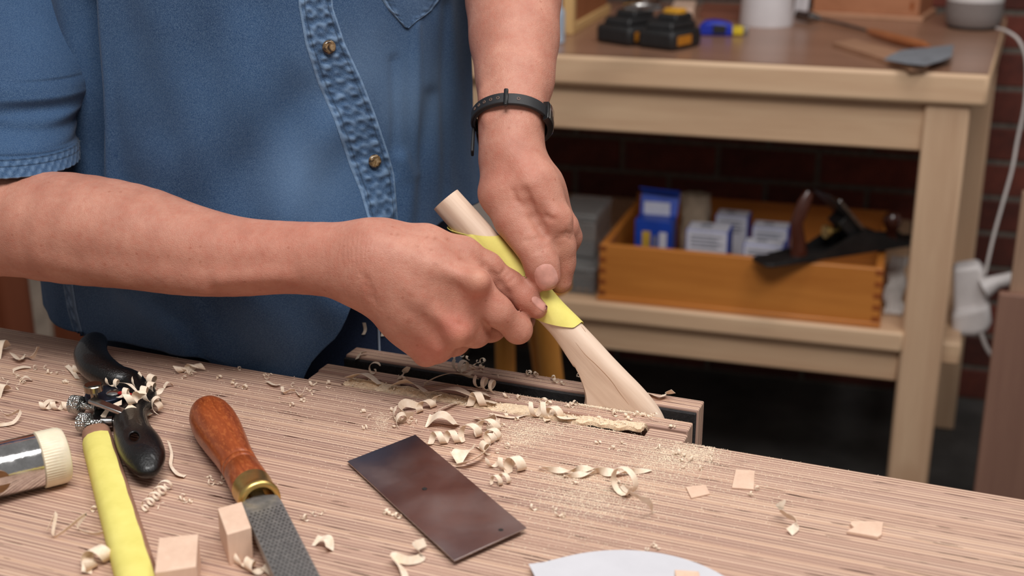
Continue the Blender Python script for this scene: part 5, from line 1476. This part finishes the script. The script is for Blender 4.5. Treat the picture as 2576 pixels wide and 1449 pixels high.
# ---- bench plane lying across the box
Pt = PV(1908, 664, 2.295); Pn = PV(2305, 603, 2.515)
X = (Pn - Pt).normalized(); Y = UP.cross(X).normalized(); Z = X.cross(Y); PL = (Pn - Pt).length
pln = thing('bench_plane', 'black iron bench plane with dark wooden handle lying across the orange box', 'plane', Pt)
def lp(x, y, z): return Pt + X * x + Y * y + Z * (z if z < 0.007 else z * 1.22)
m_pl = plain('plane_iron', (44, 42, 42), 0.4, 0.5, vary=0.2); m_rose = wood('rosewood', (52, 24, 16), (84, 40, 26), 2, 40, 0.3, 0.25, coat=0.4)
hw = 0.030
mk(MB().hexa([lp(0.0, -hw * .7, 0), lp(0.012, -hw, 0), lp(PL * .95, -hw, 0), lp(PL, -hw * .7, 0), lp(PL, hw * .7, 0), lp(PL * .95, hw, 0), lp(0.012, hw, 0), lp(0, hw * .7, 0)],
             [lp(0.0, -hw * .7, .006), lp(0.012, -hw, .006), lp(PL * .95, -hw, .006), lp(PL, -hw * .7, .006), lp(PL, hw * .7, .006), lp(PL * .95, hw, .006), lp(0.012, hw, .006), lp(0, hw * .7, .006)]), 'sole', m_pl, pln, bevel=0.001)
for sy in (-1, 1):
    prof = [(0.12, 0.006), (0.36, 0.012), (0.48, 0.028), (0.58, 0.036), (0.68, 0.030), (0.80, 0.014), (0.96, 0.008)]
    b = MB(); top = [lp(PL * x, sy * hw, z) for x, z in prof]; bot = [lp(PL * x, sy * hw, 0.005) for x, z in prof]
    b.sheet([[p, q] for p, q in zip(top, bot)], 0.003); mk(b, 'cheek', m_pl, pln)
mk(MB().tube([lp(PL * .245, 0, .004), lp(PL * .235, 0, .03), lp(PL * .22, 0, .055), lp(PL * .26, 0, .085), lp(PL * .29, 0, .10)], [.018, .014, .013, .014, .010], 16, squash=(Y, 0.7)), 'rear_handle', m_rose, pln)
mk(MB().lathe(lp(PL * .83, 0, .006), Z, [(0, .012), (.006, .010), (.018, .009), (.026, .013), (.036, .017), (.046, .0165), (.054, .011), (.056, .001)], 28), 'front_knob', m_rose, pln)
def pbar(name, a, b_, w, h, mat):
    d = b_ - a; zc = Y.cross(d.normalized()); R = Matrix((d.normalized(), Y, d.normalized().cross(Y))).transposed()
    return mk(MB().box((a + b_) / 2, (d.length, w, h), R), name, mat, pln, bevel=0.001)
pbar('blade', lp(PL * .36, 0, .098), lp(PL * .66, 0, .012), 0.048, 0.003, m_pl)
pbar('lever_cap', lp(PL * .44, 0, .086), lp(PL * .655, 0, .020), 0.038, 0.007, m_steel)
pbar('frog', lp(PL * .47, 0, .055), lp(PL * .60, 0, .012), 0.040, 0.02, m_pl)
mk(MB().lathe(lp(PL * .40, 0, .035), X, [(0, .012), (.008, .012), (.008, .004), (.03, .004)], 24), 'adjusting_wheel', m_brass, pln, smooth=30)

# ---- other things on the shelf
m_clear = NT('clear_plastic'); m_clear.base((196, 194, 192)); m_clear.p(rough=0.15, trans=0.75, ior=1.3); m_clear = m_clear.m
for (lab, a0, a1, va, vb, za, zb) in (('lower clear plastic box left of the orange tool box', -0.640, -0.553, 2.36, 2.48, SZ, SZ + 0.055), ('upper clear plastic box left of the orange tool box', -0.650, -0.568, 2.42, 2.56, SZ + 0.0555, SZ + 0.145)):
    r_ = thing('plastic_box', lab, 'box', T((a0 + a1) / 2, (va + vb) / 2, za), TA)
    tbox('base', a0, a1, va, vb, za, za + (zb - za) * .82, m_clear, r_, 0.004)
    tbox('lid', a0 - .002, a1 + .002, va - .002, vb + .002, za + (zb - za) * .825, zb, m_clear, r_, 0.003)
    if 'lower' in lab:
        for k in range(5):
            mk(MB().lathe(T(a0 + 0.012 + k * .015, va - .0035, za + .015), U2 * -1, [(0, .004), (.002, .004), (.003, .002)], 10), 'metal_clasp', m_steel, r_)
r_ = thing('storage_tub', 'pale grey plastic tub on the shelf behind the shirt and wrist', 'tub', T(-0.83, 2.55, SZ), TA)
mk(MB().lathe(T(-0.845, 2.55, SZ), (0, 0, 1), [(0, .075), (.003, .078), (.19, .088), (.192, .092), (.20, .092), (.20, .086), (.05, .078)], 40, True, True), 'tub', plain('grey_plastic', (170, 162, 156), 0.5, vary=0.03), r_)
# crumpled cloth right of the tool box
grid = []
for i in range(22):
    rw = []
    for j in range(16):
        u, v = 0.002 + 0.034 * i / 21, 2.412 + 0.20 * j / 15
        rw.append(T(u - 0.012 + 0.004 * math.sin(j * .9), v, SZ + 0.004 + 0.05 * (j / 15) ** 1.3 + 0.006 * math.sin(i * .9 + j * .5) * math.sin(j * .8) + 0.004 * math.sin(i * 1.9 - j * .7)))
    grid.append(rw)
o = mk(MB().sheet(grid, 0.001), 'paper_towel', plain('white_tissue', (226, 218, 212), 0.85, vary=0.06), None, smooth=180); tag(o, 'crumpled white paper towel between orange box and table leg', 'paper towel')

# ---- things on the table top
def tg(px, py, h=0.0): return G(px, py, TZ + h)
# cabinet with pale frame
c0 = tg(1442, 88); d1 = (tg(1580, 8) - c0); d1.z = 0; d1.normalize(); d2 = Vector((-d1.y, d1.x, 0))
if d2.x > 0: d2 = -d2
cab = thing('display_case', 'brown wooden case with pale frame on the table behind the forearm', 'case', c0)
def cbx(name, a0, a1, b0, b1, z0, z1, mat, bev=0.002):
    q = [c0 + d1 * a + d2 * b_ for a, b_ in ((a0, b0), (a1, b0), (a1, b1), (a0, b1))]
    return mk(MB().hexa([p + UP * z0 for p in q], [p + UP * z1 for p in q]), name, mat, cab, bevel=bev)
m_cas = wood('case_panel', (140, 84, 48), (166, 104, 64), 2, 16, .1, .5); m_pf = wood('pale_frame', (206, 166, 108), (224, 186, 128), 2, 20, .1, .5)
cbx('body', 0.006, 0.34, 0.006, 0.24, 0.002, 0.26, m_cas)
cbx('corner_post', 0, 0.022, 0, 0.022, 0.0, 0.26, m_pf); cbx('base_rail', 0.022, 0.35, 0, 0.014, 0.0, 0.020, m_pf); cbx('base_rail', 0, 0.014, 0.022, 0.25, 0.0, 0.020, m_pf)
o = mk(MB().lathe(tg(1402, 108), UP, [(0, .012), (.002, .014), (.06, .014), (.07, .007), (.085, .007)], 20), 'small_bottle', plain('pale_blue_plastic', (160, 172, 188), 0.3), None); tag(o, 'pale blue plastic bottle half hidden by the forearm', 'bottle')
# batteries
m_bat = plain('battery_black', (30, 29, 30), 0.5, vary=0.15, scale=60); m_byel = plain('battery_yellow', (222, 160, 44), 0.45)
def battery(label, corner, left, right, yl):
    c = tg(*corner); a = tg(*left) - c; a.z = 0; La = a.length; a.normalize(); b_ = Vector((-a.y, a.x, 0))
    if b_.y < 0: b_ = -b_
    Lb = 0.098
    r_ = thing('drill_battery', label, 'battery', c + a * La / 2 + b_ * Lb / 2, 0)
    def bb(n_, a0, a1, b0, b1, z0, z1, mat, bev=0.004, tp=0.0):
        q = [c + a * (La * x) + b_ * (Lb * y) for x, y in ((a0, b0), (a1, b0), (a1, b1), (a0, b1))]; m = sum(q, Vector()) / 4
        return mk(MB().hexa([p + UP * z0 for p in q], [p.lerp(m, tp) + UP * z1 for p in q]), n_, mat, r_, bevel=bev)
    bb('cell_case', 0, 1, 0, 1, 0.0, 0.036, m_bat, 0.008); bb('upper_case', 0.12, 0.9, .1, .98, 0.036, 0.050, m_bat, 0.004, 0.12)
    bb('slide_rail', 0.22, .8, .35, .95, 0.050, 0.062, m_bat, 0.003, 0.1); bb('release_button', 0.30, .72, .50, .80, 0.060, 0.0700, m_byel, 0.002)
    bb('side_label', -0.012, 0.0, .15, .62, 0.009, 0.026, plain('battery_amber', (176, 112, 26), 0.5) if 'battery_amber' not in bpy.data.materials else bpy.data.materials['battery_amber'], 0.001)
    return r_
battery('black and yellow drill battery nearer the blue tape measure', (1692, 131), (1602, 120), None, 1)
battery('black and yellow drill battery nearer the wooden case', (1583, 119), (1497, 106), None, 1)
# tape measure
tm = thing('tape_measure', 'blue tape measure with yellow blade tip between battery and white cup', 'tape measure', tg(1795, 92))
a = tg(1755, 90); b_ = tg(1842, 92); dx2 = (b_ - a).normalized(); L = (b_ - a).length; yb = UP.cross(dx2)
out = [(0.0, .0), (1, .0), (1, .022), (.75, .027), (.45, .029), (.2, .027), (.06, .020), (0, .010)]
mk(MB().hexa([a + dx2 * (x * L) + UP * z - yb * .002 for x, z in out], [a + dx2 * (x * L) + UP * z + yb * .038 for x, z in out]), 'case', plain('tape_blue', (20, 46, 170), 0.4), tm, bevel=0.005)
mk(MB().box(a + dx2 * (L + .010) + UP * .010 + yb * .018, (.022, .024, .016), Matrix((dx2, yb, UP)).transposed()), 'blade_tip', plain('tape_yellow', (206, 180, 40), 0.4), tm, bevel=0.002)
mk(MB().box(a + dx2 * (L + .026) + UP * .009 + yb * .018, (.010, .022, .014), Matrix((dx2, yb, UP)).transposed()), 'hook', m_steel, tm, bevel=0.001)
mk(MB().box(a + dx2 * (L * .62) + UP * .014 - yb * .003, (.026, .004, .016), Matrix((dx2, yb, UP)).transposed()), 'lock_button', m_bat, tm, bevel=0.001)
# metal can, block, board
cn = thing('metal_can', 'shiny metal can at the back of the table top', 'can', tg(1620, 20))
mk(MB().lathe(tg(1620, 20), UP, [(0, .033), (.002, .035), (.10, .035), (.102, .036)], 40), 'can_body', m_steel, cn)
mk(MB().lathe(tg(1620, 20, .102), UP, [(0, .036), (.003, .036), (.003, .033), (.001, .032), (.001, .0005)], 40), 'can_lid', m_steel, cn)
q = [tg(*p, .018) for p in ((1688, 20), (1745, 22), (1752, 2), (1698, 0))]
o = mk(MB().hexa([p - UP * .018 for p in q], q), 'wood_block', m_blk1, None, bevel=0.001); tag(o, 'pale wood offcut on the table behind the batteries', 'wood block')
q = [tg(*p, .012) for p in ((1760, 32), (1872, 38), (1872, 10), (1770, 6))]
o = mk(MB().hexa([p - UP * .012 for p in q], q), 'wood_board', wood('red_brown_board', (112, 66, 50), (140, 88, 68), 0, 24, .08, .5), None, bevel=0.001); tag(o, 'reddish brown board lying behind the tape measure', 'board')
# white cup
cu = thing('paper_cup', 'plain white paper cup standing in the middle of the table', 'cup', tg(1927, 62))
mk(MB().lathe(tg(1927, 62), UP, [(0, .0545), (.004, .0555), (.13, .0500), (.13, .0485), (.01, .052), (.01, .0005)], 48), 'cup_wall', plain('white_card', (222, 218, 220), 0.55, vary=0.02), cu)
q = [tg(*p) for p in ((1995, 42), (2030, 40), (2030, 30), (2000, 28))]
o = mk(MB().hexa(q, [p + UP * .09 + Vector((.006, 0, 0)) for p in q]), 'white_card', plain('white_card2', (214, 212, 216), 0.6), None, bevel=0.0005); tag(o, 'leaning white card right of the white cup', 'card')
# wooden tray
t0, t1 = tg(2043, 38), tg(2322, 54); da = (t1 - t0); da.z = 0; Lt = da.length; da.normalize(); db2 = Vector((-da.y, da.x, 0))
tr = thing('wooden_tray', 'low plywood tray beside the smart speaker', 'tray', t0)
def trb(n_, a0, a1, b0, b1, z0, z1, mat, bev=0.0015):
    q = [t0 + da * a + db2 * b3 for a, b3 in ((a0, b0), (a1, b0), (a1, b1), (a0, b1))]
    return mk(MB().hexa([p + UP * z0 for p in q], [p + UP * z1 for p in q]), n_, mat, tr, bevel=bev)
m_tr = wood('tray_wood', (166, 108, 74), (188, 128, 92), 0, 20, .08, .5); m_trl = wood('tray_base', (186, 136, 104), (204, 156, 124), 0, 20, .08, .5)
trb('base', -.004, Lt, -.006, .17, 0, .009, m_trl); trb('front_board', 0, Lt - .01, 0, .01, .009, .075, m_tr); trb('back_board', 0, Lt - .01, .155, .165, .009, .075, m_tr)
trb('side_board', 0, .01, .01, .155, .009, .075, m_tr); trb('side_board', Lt - .02, Lt - .01, .01, .155, .009, .075, m_tr); trb('finger_joint', Lt - .030, Lt - .022, -.0006, .004, .022, .040, m_orgd, 0)
# smart speaker
sk = thing('smart_speaker', 'white and grey smart speaker near the right end of the table', 'speaker', tg(2446, 70))
pc = tg(2446, 70)
mk(MB().lathe(pc, UP, [(0, .045), (.002, .050), (.006, .051)], 48), 'foot', plain('speaker_foot', (54, 48, 44), 0.6), sk)
mk(MB().lathe(pc + UP * .006, UP, [(0, .050), (.006, .0545), (.025, .0565), (.05, .0565)], 48), 'fabric_base', plain('speaker_fabric', (132, 122, 118), 0.9, vary=0.15, scale=900, bump=0.4), sk)
mk(MB().lathe(pc + UP * .0565, UP, [(0, .0565), (.03, .0555), (.06, .0525), (.078, .047), (.082, .040), (.080, .001)], 48), 'white_shell', plain('white_plastic', (222, 216, 214), 0.35, vary=0.02), sk)
m_cord = plain('white_cord', (196, 188, 184), 0.5, vary=0.03)
pts = [W(2508, 72, 2.50), W(2535, 80, 2.46), W(2565, 105, 2.44), W(2582, 160, 2.44), W(2578, 260, 2.45), W(2560, 350, 2.46), W(2545, 430, 2.46), W(2520, 520, 2.46), W(2498, 600, 2.46), W(2478, 690, 2.46)]
pts = [Vector(p) for p in cr([tuple(p) for p in pts], 60)]
o = mk(MB().tube(pts, 0.0032, 10), 'cord', m_cord, sk, smooth=60); o['label'] = 'white power cord'
# power adapter at the table end
pa_ = thing('power_adapter', 'white power adapter hanging behind the right table leg', 'adapter', W(2445, 850, 2.47))
m_wp = plain('adapter_white', (228, 222, 220), 0.4, vary=0.03)
def rbox(name, quad, v, dep, mat, par, bev):
    q = [PV(x, y, v) for x, y in quad]
    return mk(MB().hexa([p for p in q], [p + U2 * dep for p in q]), name, mat, par, bevel=bev, seg=4)
rbox('adapter_body', [(2398, 678), (2462, 668), (2480, 690), (2486, 775), (2470, 800), (2398, 815)], 2.50, 0.05, m_wp, pa_, 0.008)
rbox('adapter_base', [(2394, 790), (2490, 765), (2496, 815), (2484, 840), (2450, 850), (2394, 848)], 2.485, 0.06, m_wp, pa_, 0.012)
mk(MB().tube([W(2475, 725, 2.47), W(2510, 708, 2.46), W(2600, 690, 2.44), W(2680, 676, 2.42)], [.020, .0125, .0125, .0125], 20), 'plug_lead', m_wp, pa_)
mk(MB().tube([Vector(p) for p in cr([tuple(W(*q)) for q in ((2468, 838, 2.48), (2480, 870, 2.48), (2500, 900, 2.48), (2530, 912, 2.50))], 24)], .0042, 8), 'thin_cord', m_cord, pa_)
# long rasp, wooden strip and grey sandpaper in front of the tray
fr_ = thing('long_file', 'thin steel file with orange wooden handle lying in front of the tray', 'file', tg(2170, 85))
mk(MB().tube([tg(2062, 47, .008), tg(2120, 60, .008), tg(2185, 78, .008)], [.006, .007, .006], 10, squash=(UP, .5)), 'blade', plain('file_steel', (110, 100, 94), .4, .7), fr_)
mk(MB().tube([tg(2185, 78, .010), tg(2200, 83, .010), tg(2260, 100, .010), tg(2320, 114, .010), tg(2336, 118, .010)], [.005, .008, .0095, .009, .005], 14), 'handle', wood('file_handle', (150, 88, 50), (176, 108, 66), 0, 30, .2, .45), fr_)
mk(MB().tube([tg(2008, 38, .0125), tg(2040, 44, .0125), tg(2062, 47, .009)], [.0105, .012, .006], 14), 'guard', m_steel, fr_)
q = [tg(*p, .010) for p in ((2095, 106), (2150, 98), (2345, 150), (2330, 166), (2290, 166))]
o = mk(MB().hexa([p - UP * .010 for p in q], q), 'wood_strip', wood('pale_strip', (160, 118, 92), (186, 142, 112), 0, 24, .1, .5), None, bevel=.001); tag(o, 'flat wooden strip under the grey sandpaper on the table', 'wood strip')
gs = [[(2222, 150), (2280, 160), (2330, 164)], [(2240, 138), (2300, 148), (2370, 152)], [(2268, 126), (2330, 130), (2394, 142)], [(2300, 122), (2350, 118), (2400, 112)]]
grid = [[tg(x, y, .0115 + .006 * (abs(i - 1.5) < 1) + .004 * math.sin(i * 2 + j)) for j, (x, y) in enumerate(r4)] for i, r4 in enumerate(gs)]
o = mk(MB().sheet(grid, .0008), 'sandpaper_sheet', plain('grey_sandpaper', (120, 122, 128), .85, vary=.08), None, smooth=60); tag(o, 'folded grey sandpaper sheet in front of the smart speaker', 'sandpaper')
# stool legs
m_stool = wood('honey_wood', (186, 118, 46), (208, 140, 62), 2, 26, .08, .45)
st = thing('stool', 'honey coloured wooden stool seen behind the vise and hands', 'stool', (W(1320, 900, 1.95).x, W(1320, 900, 1.95).y, 0))
def sleg(pt, pb, r0, r1):
    d = pb - pt; k = (0 - pt.z) / d.z
    mk(MB().tube([pt, pt + d * (k * .5), pt + d * k], [r0, (r0 + r1) / 2, r1], 16), 'leg', m_stool, st)
sleg(W(1362, 720, 1.85), W(1388, 950, 1.93), .0165, .020); sleg(W(1268, 720, 1.98), W(1272, 950, 2.07), .0150, .018)
sleg(W(1330, 715, 2.0), W(1352, 870, 2.12), .012, .014)
tc = W(1322, 705, 1.92)
mk(MB().lathe(Vector((tc.x, tc.y, tc.z - .012)), UP, [(0, .062), (.004, .068), (.02, .068), (.024, .062), (.024, .001)], 40), 'seat', m_stool, st)
